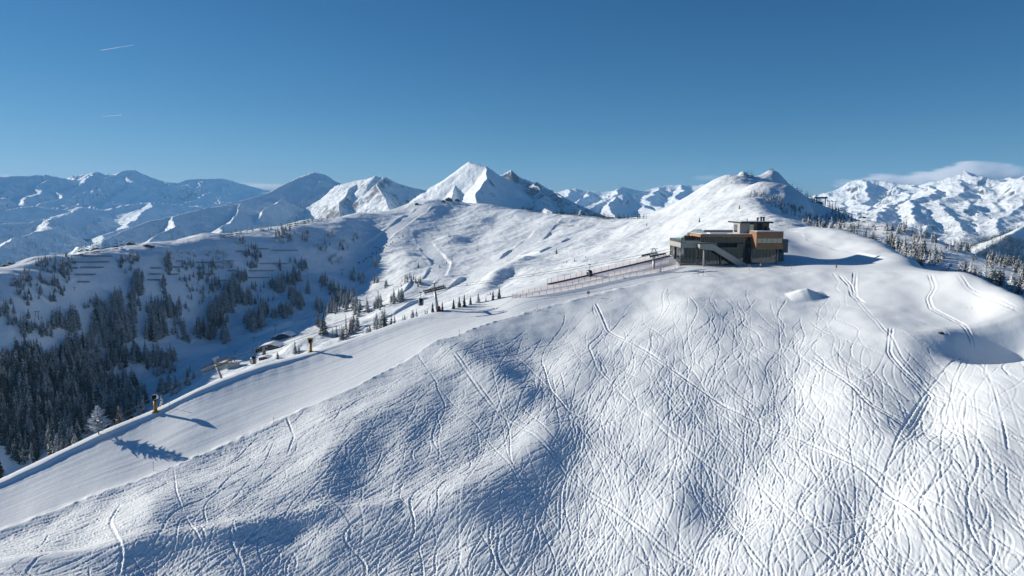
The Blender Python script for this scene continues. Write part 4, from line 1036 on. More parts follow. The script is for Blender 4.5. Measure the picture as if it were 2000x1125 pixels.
# bench and small blue sign at the end of the road
p = near.hit(1841, 526); e = empty('bench', p, 'snowy wooden bench table at the right end of the road', 'bench')
m = MB(); m.box(-1.3,1.3,-.3,.3,.68,.76); m.build('table_top', W['oldwood'], e)
m = MB(); m.box(-1.3,1.3,.55,.85,.4,.46); m.box(-1.3,1.3,-.85,-.55,.4,.46); m.build('seat', W['oldwood'], e)
for x in (-1,1):
    m = MB(); m.beam((x,-.8,-.2),(x,.1,.7),.1); m.beam((x,.8,-.2),(x,-.1,.7),.1); m.build('leg', W['oldwood'], e)
pole(1855, 527, 2.2, 'small blue sign on a post at the right end of the road', 'post', (1.1,.8,'blue'), group='boards on posts around the station', name='notice_board', cat='notice board')

# ------------------------------------------------------------------ the two people by the station
def person(px, py, jacket, label, stride, rz):
    p = near.hit(px, py); me = bpy.data.meshes.new('person')
    V_ = [(0,0,.95,.17),(0,.01,1.2,.19),(0,.0,1.42,.18),(0,0,1.53,.07),(0,-.02,1.62,.105),(0,-.01,1.74,.09),
          (.11,0,.9,.13),(.12,-stride,.5,.085),(.12,-stride*.8,.1,.06),(.12,-stride*.8-.16,.05,.045),
          (-.11,0,.9,.13),(-.12,stride,.5,.085),(-.12,stride*1.3,.1,.06),(-.12,stride*1.3-.15,.05,.045),
          (.2,0,1.4,.09),(.27,.03,1.13,.07),(.27,-.12,.9,.05),(.26,-.17,.82,.045),
          (-.2,0,1.4,.09),(-.27,.03,1.13,.07),(-.27,-.12,.9,.05),(-.26,-.17,.82,.045)]
    E = [(0,1),(1,2),(2,3),(3,4),(4,5),(0,6),(6,7),(7,8),(8,9),(0,10),(10,11),(11,12),(12,13),(2,14),(14,15),(15,16),(16,17),(2,18),(18,19),(19,20),(20,21)]
    me.from_pydata([v[:3] for v in V_], E, [])
    o = bpy.data.objects.new('person', me); COL.objects.link(o); o.modifiers.new('skin', 'SKIN')
    for i, v in enumerate(V_): me.skin_vertices[0].data[i].radius = (v[3], v[3]*.85)
    me.skin_vertices[0].data[0].use_root = True
    s = o.modifiers.new('smooth', 'SUBSURF'); s.levels = s.render_levels = 1
    dg = bpy.context.evaluated_depsgraph_get(); ev = o.evaluated_get(dg); nm = bpy.data.meshes.new_from_object(ev)
    o.modifiers.clear(); o.data = nm
    for mm in ('skin', jacket, 'trousers'): nm.materials.append(W[mm])
    for f in nm.polygons:
        c = f.center; f.material_index = 0 if (c.z > 1.55 or (c.z < .86 and abs(c.x) > .22)) else 1 if (c.z > .88 or abs(c.x) > .2) else 2
        f.use_smooth = True
    o.location = p; o.rotation_euler.z = rz; tag(o, label, 'person', 'people walking past the station')
    m = MB(); m.tube([(0,.02,1.66),(0,.0,1.80),(0,.0,1.85)], [.115,.11,.04], 10); h = m.build('hat', W['dkjacket'], o)
person(1485.5, 523, 'ltjacket', 'person in a light jacket walking before the glass hall, on the left', .16, .4)
person(1490, 524, 'dkjacket', 'person in a dark jacket walking beside the one in light clothes', .12, -.3)
print('small things', round(time.time()-T0, 1))
# ================================================================== TREES
def tree_mat(name, c0, c1, frost, fcol=(.80,.83,.86)):
    m, nt, b = new_mat(name); L = nt.links; b.inputs['Roughness'].default_value = .8; b.inputs['Specular IOR Level'].default_value = .15
    oi = nt.nodes.new('ShaderNodeObjectInfo'); geo = nt.nodes.new('ShaderNodeNewGeometry')
    nz = nt.nodes.new('ShaderNodeTexNoise'); nz.inputs['Scale'].default_value = .9; nz.inputs['Detail'].default_value = 3; L.new(geo.outputs['Position'], nz.inputs['Vector'])
    ad = nt.nodes.new('ShaderNodeMath'); ad.operation = 'MULTIPLY_ADD'; ad.inputs[1].default_value = .5; L.new(oi.outputs['Random'], ad.inputs[0]); L.new(nz.outputs['Fac'], ad.inputs[2])
    mr = nt.nodes.new('ShaderNodeMapRange'); mr.inputs['From Min'].default_value = .35; mr.inputs['From Max'].default_value = 1.1; L.new(ad.outputs[0], mr.inputs['Value'])
    mx = nt.nodes.new('ShaderNodeMix'); mx.data_type = 'RGBA'; mx.inputs['A'].default_value = (*c0,1); mx.inputs['B'].default_value = (*c1,1); L.new(mr.outputs[0], mx.inputs['Factor'])
    n2 = nt.nodes.new('ShaderNodeTexNoise'); n2.inputs['Scale'].default_value = 1.7; n2.inputs['Detail'].default_value = 4; L.new(geo.outputs['Position'], n2.inputs['Vector'])
    m2 = nt.nodes.new('ShaderNodeMath'); m2.operation = 'MULTIPLY_ADD'; m2.inputs[1].default_value = .22; L.new(oi.outputs['Random'], m2.inputs[0]); L.new(n2.outputs['Fac'], m2.inputs[2])
    r2 = nt.nodes.new('ShaderNodeMapRange'); th = .5+.11+(.5-frost)*.45; r2.inputs['From Min'].default_value = th-.07; r2.inputs['From Max'].default_value = th+.07; L.new(m2.outputs[0], r2.inputs['Value'])
    m3 = nt.nodes.new('ShaderNodeMix'); m3.data_type = 'RGBA'; m3.inputs['B'].default_value = (*fcol,1); L.new(r2.outputs[0], m3.inputs['Factor']); L.new(mx.outputs['Result'], m3.inputs['A'])
    L.new(m3.outputs['Result'], b.inputs['Base Color']); return m
T_DARK = tree_mat('spruce_needles', (.013,.021,.017), (.045,.058,.046), .19)
T_FROST = tree_mat('frosted_needles', (.022,.03,.026), (.06,.068,.06), .50)
T_LARCH = tree_mat('larch_twigs', (.07,.052,.040), (.15,.115,.09), .22)
T_WHITE = tree_mat('hoar_twigs', (.22,.20,.185), (.42,.40,.39), .58)
T_BARK = plain('bark', (.055,.042,.034), .9, var=.3)
def crown(seed, layers, per, width, start=.08, taper=.9, blade=.30, droop=.28, ragged=.35, thin=False):
    """unit-height crown: layers of drooping branch blades, uneven in length, with gaps"""
    r = random.Random(seed); vs = []; fs = []
    for i in range(layers):
        t = start+(1-start)*(i/layers)**.92
        rad = width*(1-t)**taper*(.72+.5*r.random())+.008
        if thin: rad = width*math.sin(min(1, (1-t)*1.25+.12)*1.55)*(.6+.6*r.random())
        n = max(4, int(per*(1-.55*t))); a0 = r.random()*6.28
        for k in range(n):
            if r.random() < .10: continue
            a = a0+6.28318*k/n+r.uniform(-.3,.3); L = rad*r.uniform(1-ragged, 1+ragged*.6); w_ = L*blade*r.uniform(.7,1.3)+.006
            c, s = math.cos(a), math.sin(a); z0 = t+r.uniform(-.012,.012); dz = -droop*L*r.uniform(.5,1.5)*(1 if not thin else -.7)
            p = [(c*L*.05, s*L*.05, z0+.02), (c*L*.55-s*w_, s*L*.55+c*w_, z0+dz*.4-.01), (c*L, s*L, z0+dz), (c*L*.55+s*w_, s*L*.55-c*w_, z0+dz*.4-.01), (c*L*.5, s*L*.5, z0+dz*.15+.022)]
            o = len(vs); vs += p; fs += [(o,o+1,o+4),(o+1,o+2,o+4),(o+2,o+3,o+4),(o+3,o,o+4)]
    o = len(vs); vs += [(.012,0,.9),(-.006,.01,.9),(-.006,-.01,.9),(0,0,1.03)]; fs += [(o,o+1,o+3),(o+1,o+2,o+3),(o+2,o,o+3)]
    return vs, fs
def crown_mesh(name, mat, *a, trunk=True, **k):
    vs, fs = crown(*a, **k); me = bpy.data.meshes.new(name); nf = len(fs)
    if trunk:
        o = len(vs); n = 5
        for z, r in ((-.04,.016),(.5,.008),(.95,.002)): vs += [(r*math.cos(6.283*j/n), r*math.sin(6.283*j/n), z) for j in range(n)]
        for i in range(2):
            for j in range(n): fs.append((o+i*n+j, o+i*n+(j+1)%n, o+(i+1)*n+(j+1)%n, o+(i+1)*n+j))
    me.from_pydata(vs, [], fs); me.materials.append(mat); me.materials.append(T_BARK)
    me.polygons.foreach_set('material_index', [0]*nf+[1]*(len(fs)-nf)); return me
FAR_DARK = [crown_mesh('spruce_crown', T_DARK, 10+i, 13, 10, [.23,.26,.20,.28][i], blade=.36) for i in range(4)]
FAR_FROST = [crown_mesh('frosted_crown', T_FROST, 30+i, 13, 10, [.25,.30,.22,.27][i], ragged=.45, blade=.36) for i in range(4)]
FAR_LARCH = [crown_mesh('larch_crown', T_LARCH, 50+i, 20, 8, [.17,.20,.15][i], blade=.10, droop=.1, ragged=.5, taper=.7) for i in range(3)]
NEAR_DARK = [crown_mesh('spruce_crown', T_DARK, 70+i, 22, 14, [.19,.23,.21][i], trunk=False, blade=.24) for i in range(3)]
NEAR_FROST = [crown_mesh('frosted_crown', T_FROST, 80+i, 22, 14, [.24,.28,.22][i], trunk=False, blade=.24, ragged=.45) for i in range(3)]
NEAR_WHITE = [crown_mesh('hoar_crown', T_WHITE, 90+i, 34, 14, [.30,.33][i], trunk=False, blade=.09, droop=.15, ragged=.6, thin=True, start=.16) for i in range(2)]
NEAR_LARCH = [crown_mesh('larch_crown', T_LARCH, 95, 30, 12, .22, trunk=False, blade=.08, droop=.1, ragged=.5)]
tm_ = MB(); tm_.tube([(0,0,-.06),(0,0,.5),(.004,0,.97)], [.020,.011,.002], 7); _t = tm_.build('trunk', T_BARK); TRUNK = _t.data; bpy.data.objects.remove(_t)

def single(px, py, hpx, kind, label, sheet=None, group=None, dmin=0, dmax=1e9, behind=0):
    """a tree near enough to have its own trunk and crown; behind: metres down the far side of the crest"""
    sh = sheet or mid; p = sh.hit(px, py, dmin=dmin, dmax=dmax); d = p.length; h = hpx*d/F
    if behind:
        r_ = math.hypot(p.x, p.y); et = float(polar(px, py-hpx)[1]); k = (r_+behind)/r_
        p = Vector((p.x*k, p.y*k, sh.z_at(p.x*k, p.y*k))); h = et*(r_+behind)-p.z+.25
    nm, ms = {'dark':('spruce_tree',NEAR_DARK),'frost':('frosted_spruce',NEAR_FROST),'white':('hoar_frosted_larch',NEAR_WHITE),'larch':('larch_tree',NEAR_LARCH)}[kind]
    e = empty(nm, p-Vector((0,0,.25)), label, 'tree', group, random.uniform(0, 6.28)); e.scale = (h,h,h)
    c = bpy.data.objects.new('crown', random.choice(ms)); COL.objects.link(c); c.parent = e
    t = bpy.data.objects.new('trunk', TRUNK); COL.objects.link(t); t.parent = e
    return e
# trees standing along the valley side of the near piste
g_ = 'trees along the valley edge of the piste'
for a in [(193,848,50,'white','white hoar frosted larch on the bank at the lower left',near,150),(209,843,44,'dark','dark spruce right behind the white frosted larch',near,150),(232,824,33,'larch','brown bare larch just right of the white frosted larch',near,150),(101,888,38,'frost','snow dusted spruce alone on the bank near the left edge',near,150),(316,796,25,'frost','snowy little spruce behind the white headed snow gun',near,150),(2,931,34,'dark','dark spruce cut by the left picture edge on the bank',near,150)]:
    single(a[0], a[1], a[2], a[3], a[4], a[5], g_, dmin=a[6], behind=0 if a[3] == 'white' else 9)
for a in [(845,609,22,'dark','dark spruce close left of the red padded pylon foot'),(864,607,21,'dark','dark spruce close right of the red padded pylon foot'),(886,603,22,'dark','leftmost of the spruces right of the red footed pylon'),(897,600,23,'frost','second spruce right of the red footed pylon, lightly snowed'),(907,598,26,'dark','tallest dark spruce in the clump right of the red footed pylon'),(919,595,19,'dark','slim dark spruce standing apart right of the clump'),(934,591,22,'frost','broad snowy spruce between the clump and the fence'),(949,588,10,'dark','small spruce midway between pylon and fences'),(963,586,22,'dark','left tree of the spruce pair by the fence end'),(975,583,25,'dark','right tree of the spruce pair by the fence end')]:
    single(a[0], a[1], a[2], a[3], a[4], near, g_, dmin=236)
# lone trees on the bright slope of the bowl
for px, py, h, k, lab in [(1087,496,13,'dark','lone dark spruce with a long shadow on the bright slope'),(932,490,6,'dark','small lone spruce high on the bright slope left of the lone tall one'),(1144,503,5,'dark','tiny spruce on the bright slope above the gondola cabin'),(1122,511,7,'dark','pair spruce on the left, bright slope above the gondola'),(1125,511,6,'dark','pair spruce on the right, bright slope above the gondola'),(1107,513,6,'dark','small spruce just left of the pair on the bright slope'),(1097,521,4,'dark','tiniest spruce left of the pair on the bright slope'),(1041,539,5,'dark','little spruce low on the bright slope above the fence'),(877,462,7,'dark','single spruce beside its shadow under the chair lift tower'),(883,508,6,'dark','small spruce above the winding path of the bowl'),(872,516,7,'dark','left spruce of the short row above the winding path'),(868,518,6,'larch','bare sapling at the left of the short row in the bowl'),(859,523,8,'dark','spruce at the lower left of the short row in the bowl'),(817,523,12,'larch','brown bare larch in the hollow by the winding path'),(958,576,7,'dark','little spruce in the shaded gully behind the piste trees'),(912,558,6,'dark','small spruce on the shaded bank of the gully'),
 (1263,441,6,'dark','lone small tree on the big white hill, left side'),(1444,408,9,'dark','dark tree on the white spur above the station'),(1366,434,10,'dark','dark tree with shadow on the white slope left of the pavilion'),(1429,358,5,'dark','small tree high on the hill below the rocky knob')]:
    single(px, py, h, k, lab, mid, 'lone trees on the white slopes')
# clusters: kind, centre, half widths, number, height in the picture
A_ = 'upper slope under the left piste ridge'; B_ = 'dense shaded wood on the lower left valley side'; C_ = 'shaded slope between the snow fences'; D_ = 'middle of the valley above the chalets'; E_ = 'gully between shaded and sunny slopes'; F_ = 'sunny slope just behind the near piste'
CL = [
('d',32,562,14,14,14,13,A_),('d',60,548,22,16,22,13,A_),('d',100,520,28,12,22,12,A_),('d',135,512,12,10,8,12,A_),('d',130,535,12,16,12,18,A_),('d',108,560,9,12,6,20,A_),('d',85,562,12,12,8,14,A_),('l',70,575,16,10,7,13,A_),('d',22,592,2,2,1,25,A_),('d',55,590,10,8,6,16,A_),('d',103,588,5,5,4,20,A_),('d',124,570,5,8,5,14,A_),('d',12,612,15,9,12,16,A_),('d',20,630,12,6,8,14,A_),('d',56,622,4,5,3,18,A_),('d',56,646,14,14,13,20,A_),('d',92,652,10,10,8,24,A_),
('d',115,632,14,14,14,25,B_),('d',143,638,14,18,24,25,B_),('d',222,645,46,26,75,28,B_),('d',306,648,22,20,36,30,B_),('d',320,608,32,14,40,27,C_),('d',185,700,85,24,115,30,B_),('d',305,703,36,9,32,27,B_),('l',325,706,14,8,8,22,B_),('d',50,720,52,20,60,32,B_),
('d',177,592,2,2,1,18,C_),('d',172,602,6,3,4,10,C_),('d',198,598,13,12,12,18,C_),('d',231,596,12,17,17,24,C_),('d',265,580,16,32,30,22,C_),('d',272,544,12,12,12,18,C_),('f',248,520,13,14,10,16,C_),('d',263,506,8,14,10,14,C_),('d',320,570,5,12,8,22,C_),('d',328,522,7,22,16,18,C_),('d',348,645,12,14,12,20,C_),('d',366,665,10,8,6,22,C_),('d',352,612,20,12,8,14,C_),
('d',55,800,60,100,230,36,B_),('d',155,738,42,26,55,32,B_),('d',160,800,40,44,95,34,B_),('d',242,792,42,34,62,32,B_),('d',318,722,30,11,14,24,B_),('d',330,762,24,12,20,26,B_),('d',368,740,10,12,8,22,B_),('d',120,860,40,30,40,34,B_),('d',210,760,50,26,36,30,B_),
('d',365,535,14,30,16,14,C_),('d',405,540,22,26,24,15,C_),('d',388,580,20,14,12,14,C_),('f',425,500,20,10,14,9,C_),('f',355,500,30,8,16,9,C_),('d',415,560,16,12,12,16,C_),('f',440,520,14,6,14,9,C_),
('d',557,461,18,13,36,12,C_),('d',474,472,6,6,9,14,C_),('f',515,447,16,4,14,7,C_),('d',597,465,8,11,10,12,C_),('d',631,481,14,10,13,11,C_),('f',648,460,8,6,12,10,C_),('f',670,482,10,10,11,11,C_),('f',694,466,5,10,9,10,C_),('f',658,509,18,8,20,8,C_),('d',494,506,14,20,24,17,C_),('d',546,524,4,6,4,18,C_),('d',568,512,2,2,1,15,C_),('d',578,514,2,3,2,18,C_),('d',590,522,8,7,10,18,C_),('d',574,548,12,12,16,24,D_),('d',549,560,12,12,16,25,D_),('d',530,556,6,6,6,20,D_),('d',468,545,16,8,16,18,C_),('d',452,578,18,20,40,24,D_),('d',482,588,10,12,14,22,D_),('d',433,603,15,12,28,24,D_),('d',414,616,8,14,20,26,D_),('d',432,630,4,5,6,20,D_),('d',444,628,2,2,3,18,D_),('d',456,611,2,2,1,22,D_),('l',400,655,20,10,20,28,D_),('l',430,648,14,14,14,26,D_),('d',440,665,6,10,8,26,D_),('d',496,632,20,15,40,25,D_),('d',516,611,9,10,18,22,D_),('d',535,618,6,4,7,20,D_),('d',559,614,13,9,16,22,D_),('d',577,588,13,16,22,20,D_),('d',587,597,7,9,9,20,D_),('d',603,570,3,7,5,24,D_),('l',520,592,22,12,9,16,D_),('l',505,565,12,8,6,14,D_),
('d',632,554,10,7,13,18,E_),('d',651,570,11,8,17,20,E_),('d',658,586,10,9,12,22,E_),('d',624,602,7,9,10,20,E_),('d',650,606,13,8,14,20,E_),('d',681,590,16,17,24,21,E_),('d',691,541,6,9,7,20,E_),('d',705,549,8,7,9,17,E_),('d',735,519,5,6,8,16,E_),('d',733,548,7,5,9,14,E_),('d',697,608,6,10,10,22,E_),('l',625,640,4,4,3,36,E_),('d',634,652,6,8,5,40,E_),('d',580,690,6,5,5,24,E_),('d',515,693,3,3,3,20,E_),('f',545,700,3,3,2,18,E_),
('d',717,607,4,6,4,22,F_),('d',739,597,9,8,11,22,F_),('d',773,590,11,6,9,23,F_),('d',784,588,4,4,4,24,F_),('d',753,560,3,4,3,18,F_),('d',742,640,11,11,13,30,F_),('d',768,645,4,6,4,30,F_),('d',789,640,5,5,5,24,F_),('l',680,652,9,10,8,28,F_),('d',695,645,6,9,8,28,F_),('d',716,656,9,6,9,20,F_),('d',799,548,10,7,9,13,F_),('d',816,556,5,7,6,15,F_),('l',822,555,3,3,3,13,F_),('d',810,622,6,5,5,18,F_),('d',834,618,4,3,3,17,F_),('l',790,555,8,8,4,9,F_),('l',660,660,14,8,7,26,F_),('l',760,650,14,8,6,18,F_),
]
G_ = 'wooded slope right of the station'; H_ = 'shaded slope of the summit hill'; I_ = 'forest edge beyond the snow flat on the right'
CR = [
('d',1576,368,30,22,0,5,H_),('x',1482,382,16,6,16,7,H_),('x',1515,396,22,10,26,8,H_),('x',1548,412,24,10,30,9,H_),('x',1580,428,20,8,26,10,H_),('x',1625,432,34,10,34,10,H_),('d',1640,425,24,16,36,10,H_),('d',1665,440,18,8,18,9,H_),('d',1590,392,10,6,10,7,H_),
('f',1596,444,16,8,14,20,G_),('f',1628,450,14,7,10,22,G_),('f',1660,460,15,8,12,23,G_),('f',1696,474,22,9,20,25,G_),('f',1746,486,22,12,20,26,G_),('f',1800,506,36,13,44,26,G_),('d',1780,500,30,12,14,22,G_),('f',1746,450,24,8,16,18,G_),('f',1790,470,20,10,12,20,G_),('f',1824,470,7,5,4,22,G_),('f',1870,484,28,7,18,16,G_),('d',1945,512,42,12,34,20,G_),('d',1990,530,14,10,10,22,G_),
('f',1852,527,2,2,1,18,I_),('f',1884,535,12,5,6,28,I_),('f',1909,541,10,5,6,26,I_),('f',1938,553,20,6,16,31,I_),('f',1984,568,18,7,12,33,I_),('f',1831,492,2,2,1,15,G_),('d',1871,493,3,2,2,10,G_),('f',1690,446,40,4,10,12,G_),('f',1480,450,0,0,0,1,G_)]
TREES = []
def scatter(spec):
    for kind, cx, cy_, rx, ry, n, hp, reg in spec:
        for _ in range(int(n*1.3) if n >= 10 else n):
            while True:
                u, v = random.uniform(-1,1), random.uniform(-1,1)
                if u*u+v*v <= 1: break
            px, py = cx+u*rx*1.08, cy_+v*ry*1.12
            p = mid.hit(px, py)
            k = kind
            sc_h = .84 if reg in (G_, I_) else 1
            if k == 'x': k = random.choice('ddf')
            if k == 'd' and reg in (B_, C_, D_) and random.random() < .06: k = 'l'
            h = hp*sc_h*random.choice([random.uniform(.5,.8), random.uniform(.75,1.05), random.uniform(.85,1.2)])
            TREES.append((k, px, py, h, p, reg))
scatter(CL); scatter(CR)
word = {'d':('spruce_tree','dark spruce','spruces'),'f':('frosted_spruce','white frosted spruce','frosted spruces'),'l':('larch_tree','bare brown larch','larches')}
rest = []
for k, ms in (('d',FAR_DARK),('f',FAR_FROST),('l',FAR_LARCH)):
    lst = sorted([t for t in TREES if t[0] == k], key=lambda t: -t[3])
    for i, (_, px, py, h, p, reg) in enumerate(lst):
        H_m = h*p.length/F; s = (H_m*(q_ := random.uniform(.75,1.35)), H_m*q_*random.uniform(.85,1.15), H_m)
        if i < 285:
            o = bpy.data.objects.new(word[k][0], random.choice(ms)); COL.objects.link(o); o.location = p-Vector((0,0,.03*H_m)); o.scale = s; o.rotation_euler.z = random.uniform(0, 6.28)
            tag(o, f'{word[k][1]} on the {reg}' if 'wood' not in reg or 'wooded' in reg else f'{word[k][1]} in the {reg}', 'tree', f'{word[k][2]}, {reg}')
        else: rest.append((random.choice(ms), p-Vector((0,0,.03*H_m)), s, random.uniform(0, 6.28)))
def merged(name, items, mats, label, cat):
    vs = []; fs = []; mi = []; off = 0; cache = {}
    for me, p, s, a in items:
        if me.name not in cache:
            c = np.empty(len(me.vertices)*3, np.float32); me.vertices.foreach_get('co', c)
            cache[me.name] = (c.reshape(-1,3), [tuple(f.vertices) for f in me.polygons], [mats.index(me.materials[f.material_index]) for f in me.polygons])
        c, f, m_ = cache[me.name]; ca, sa = math.cos(a), math.sin(a)
        q = np.stack([(c[:,0]*ca-c[:,1]*sa)*s[0]+p[0], (c[:,0]*sa+c[:,1]*ca)*s[1]+p[1], c[:,2]*s[2]+p[2]], -1)
        vs.append(q); fs += [tuple(i+off for i in t) for t in f]; mi += m_; off += len(c)
    me = bpy.data.meshes.new(name); me.from_pydata(np.concatenate(vs).tolist(), [], fs)
    for m_ in mats: me.materials.append(m_)
    me.polygons.foreach_set('material_index', mi)
    o = bpy.data.objects.new(name, me); COL.objects.link(o); return tag(o, label, cat, kind='stuff')
if rest: merged('spruce_forest', rest, [T_DARK, T_FROST, T_LARCH, T_BARK], 'smaller dark spruces scattered over the shaded valley side', 'forest')
# brush and tree bands far away, one mass each
TINY = crown_mesh('far_crown', T_DARK, 200, 4, 5, .24, trunk=False, blade=.5)
TINYF = crown_mesh('far_frosted_crown', T_FROST, 201, 4, 5, .26, trunk=False, blade=.5)
def band(name, sheet, regions, hm, mesh, label, dmax=1e9):
    it = []
    for (x0, y0, x1, y1, n) in regions:
        for _ in range(n):
            t = random.random(); px = x0+(x1-x0)*t+random.gauss(0, 2); py = y0+(y1-y0)*t+0
            p = sheet.hit(px, py, dmax=dmax); h = random.uniform(*hm); it.append((mesh, p-Vector((0,0,.5)), (h,h,h), random.uniform(0, 6.28)))
    return merged(name, it, [T_DARK, T_FROST, T_BARK], label, 'forest')
def area(name, parts_, hm, label):
    it = []
    for sheet, (x0, y0, x1, y1), n, sd, thr in parts_:
        for _ in range(n):
            px, py = random.uniform(x0, x1), random.uniform(y0, y1)
            p = sheet.hit(px, py)
            q = float(perlin(np.array([p.x/260.]), np.array([p.y/260.]), sd)[0])+.5*float(perlin(np.array([p.x/70.]), np.array([p.y/70.]), sd+1)[0])
            if q < thr: continue
            h = random.uniform(*hm); it.append((random.choice((TINY,TINY,TINYF)), p-Vector((0,0,1)), (h,h,h), random.uniform(0, 6.28)))
    return merged(name, it, [T_DARK, T_FROST, T_BARK], label, 'forest')
band('far_wood', mid, [(1020,409,1100,419,50),(1095,418,1185,427,120),(1178,428,1262,427,70),(1545,362,1690,436,55),(1448,344,1475,348,10),(560,444,640,428,36),(430,466,500,452,20),(150,498,240,484,24)], (8,13), TINY, 'thin rows of dark trees along the crest of the bowl')
area('far_forest', [(ME,(0,440,430,520),2600,5,-.12),(ME,(60,425,330,450),700,6,.12),(MC,(200,440,640,480),900,7,.15),(MA,(1080,400,1250,440),900,8,-.2),(MA,(900,405,1090,425),250,9,.1),(MH,(1840,460,2000,500),900,10,-.1),(MH,(1750,430,1900,470),300,12,.25)], (14,24), 'dark forest covering the lower flanks of the far mountains')
area('hillside_forest', [(MI,(1840,440,2000,548),3200,11,-.42)], (11,19), 'dark forest on the hillside at the right picture edge')
print('trees', len(TREES), len(rest), round(time.time()-T0, 1))

# ================================================================== SNOW FENCES (avalanche barriers)
def barrier(x0, y0, x1, y1, label):
    n = max(2, int((x1-x0)/9)+1); q = []
    for i in range(n+1):
        px = x0+(x1-x0)*i/n; p = mid.hit(px, y0+(y1-y0)*i/n); q.append(p)
    o = q[0].copy(); m = MB(); hh = 1.5
    for a, b in zip(q[:-1], q[1:]):
        a, b = a-o, b-o
        for z in (.5, 1.0, 1.45): m.beam(a+Vector((0,-.2*z,z)), b+Vector((0,-.2*z,z)), .12, .2)
        for t in (0, .5):
            c = a.lerp(b, t); m.beam(c-Vector((0,0,.5)), c+Vector((0,-.55,hh+.1)), .16); m.beam(c+Vector((0,-.3,1.4)), c+Vector((0,-1.9,-.6)), .15)
    c = q[-1]-o; m.beam(c-Vector((0,0,.5)), c+Vector((0,-.55,hh+.1)), .16)
    ob = m.build('snow_fence', W['timber'], loc=o); return tag(ob, label, 'snow fence', 'timber snow fences on the shaded slope')
names = ['topmost','second from the top','third row, short','third row, long','fourth row','lowest']
BARS = [(141,501,220,502,'topmost long snow fence under the left piste ridge'),(137,514,214,513,'second long snow fence under the left piste ridge'),(143,525,153,525,'short stub of snow fence in the third row at the left'),(158,524,203,524,'third row snow fence right of the short stub'),(147,538,187,538,'fourth row snow fence at the far left group'),(153,552,176,552,'lowest short snow fence of the far left group'),
 (345,511,360,512,'short snow fence at the top of the second group'),(384,514,433,514,'long snow fence at the top right of the second group'),(295,525,316,525,'snow fence left of the spruce column in the second row'),(336,523,360,523,'snow fence right of the spruce column in the second row'),(292,537,316,537,'snow fence left of the spruce column in the third row'),(329,537,350,537,'snow fence right of the spruce column in the third row'),(288,548,316,548,'lowest snow fence left of the spruce column'),(386,524,396,524,'tiny snow fence between two small spruces'),(395,537,420,537,'snow fence low in the second group, at its right'),
 (435,511,456,511,'short snow fence right of the longest upper one'),(461,492,480,492,'snow fence high up beside the frosted trees'),(504,487,525,487,'snow fence on the small rise near the upper dense clump'),(531,490,582,490,'long snow fence below the upper dense clump of trees'),(508,516,564,516,'long snow fence left of the small spruce pair'),(446,530,463,530,'left short snow fence above the dark spruce column'),(487,530,536,530,'long snow fence in the middle of the slope'),(477,544,527,543,'lowest long snow fence in the middle of the slope'),(431,549,446,549,'short snow fence over the dark spruce column'),
 (1095,442,1122,442,'snow fence on the bright crest of the bowl'),(1091,434,1097,434,'tiny snow fence above the one on the bright crest')]
for b in BARS: barrier(*b)

# ================================================================== SMALL BUILDINGS FAR AWAY
def hut(px, py, w_px, label, hgt=.45, depth=.7, roof='gable', name='hut', sheet=None, group=None, rz=0, wall='timber', windows=2, dome=False):
    p = (sheet or mid).hit(px, py); s = p.length/F; w = w_px*s; h = w*hgt; dp = w*depth
    e = empty(name, p, label, name.replace('_', ' '), group, rz)
    m = MB(); m.box(-w/2, w/2, -dp/2, dp/2, -2.5, h*.55); m.build('wall', W[wall], e)
    m = MB(); n = 8 if dome else 2; ov = .08*w
    pr = [(-w/2-ov, h*.50)]+[(-w/2-ov+(w+2*ov)*k/n, h*.55+(h*.5)*(math.sin(math.pi*k/n) if dome else 1-abs(2*k/n-1))) for k in range(1, n)]+[(w/2+ov, h*.50)]
    top = [(x, z+.12*h+.15) for x, z in pr[::-1]]
    m.prism(pr+top, -dp/2-ov, dp/2+ov); m.build('roof', W['snow'], e)
    if not dome:
        m = MB(); m.prism([(-w/2,h*.55),(w/2,h*.55),(0,h*.98)], -dp/2+.01, dp/2-.01); m.build('gable', W[wall], e)
    for k in range(windows):
        x = -w/2+w*(k+1)/(windows+1); m = MB(); m.box(x-w*.05, x+w*.05, -dp/2-.06, -dp/2-.005, h*.15, h*.4); m.build('window', W['cabg'], e)
    return e
gR = 'huts on the crest of the bowl'
hut(877,393,13,'dark mountain hut on the crest below the white pyramid peak', .5, name='mountain_hut', group=gR, windows=3)
hut(893,393,9,'smaller hut right of the dark hut on the crest', .5, name='mountain_hut', group=gR)
hut(866,395,7,'little shed left of the dark hut on the crest', .5, name='mountain_hut', group=gR, windows=1)
hut(814,400,7,'tiny lift hut on the crest left of the round snow dome', .5, name='mountain_hut', group=gR, windows=1)
gL = 'huts along the left piste ridge'
hut(11,513,8,'leftmost tiny hut on the left piste ridge', .5, name='mountain_hut', group=gL, windows=1)
hut(21,512,9,'tiny hut second from the left on the piste ridge', .5, name='mountain_hut', group=gL, windows=1)
hut(256,478,11,'low hut on the ridge where the side piste branches off', .45, name='mountain_hut', group=gL)
hut(291,482,15,'long shelter below the branching piste on the left ridge', .28, name='mountain_hut', group=gL)
gC = 'snow covered chalets in the valley'
e = hut(557,660,26,'large chalet with a domed snowy roof in the valley', .36, 1.0, name='chalet', group=gC, dome=True, windows=4)
m = MB(); s_ = e.location.length/F; m.box(-22*s_, 12*s_, -13*s_, -14*s_*.2, -2.5, 1.6*s_); m.build('terrace', W['timber'], e)
e = hut(532,679,31,'lower chalet with two snowy roofs and a dark terrace', .28, .8, name='chalet', group=gC, windows=4)
m = MB(); s_ = e.location.length/F; m.box(-25*s_, 2*s_, -18*s_, -12.5*s_, -3, 1.5*s_); m.build('terrace', W['timber'], e)
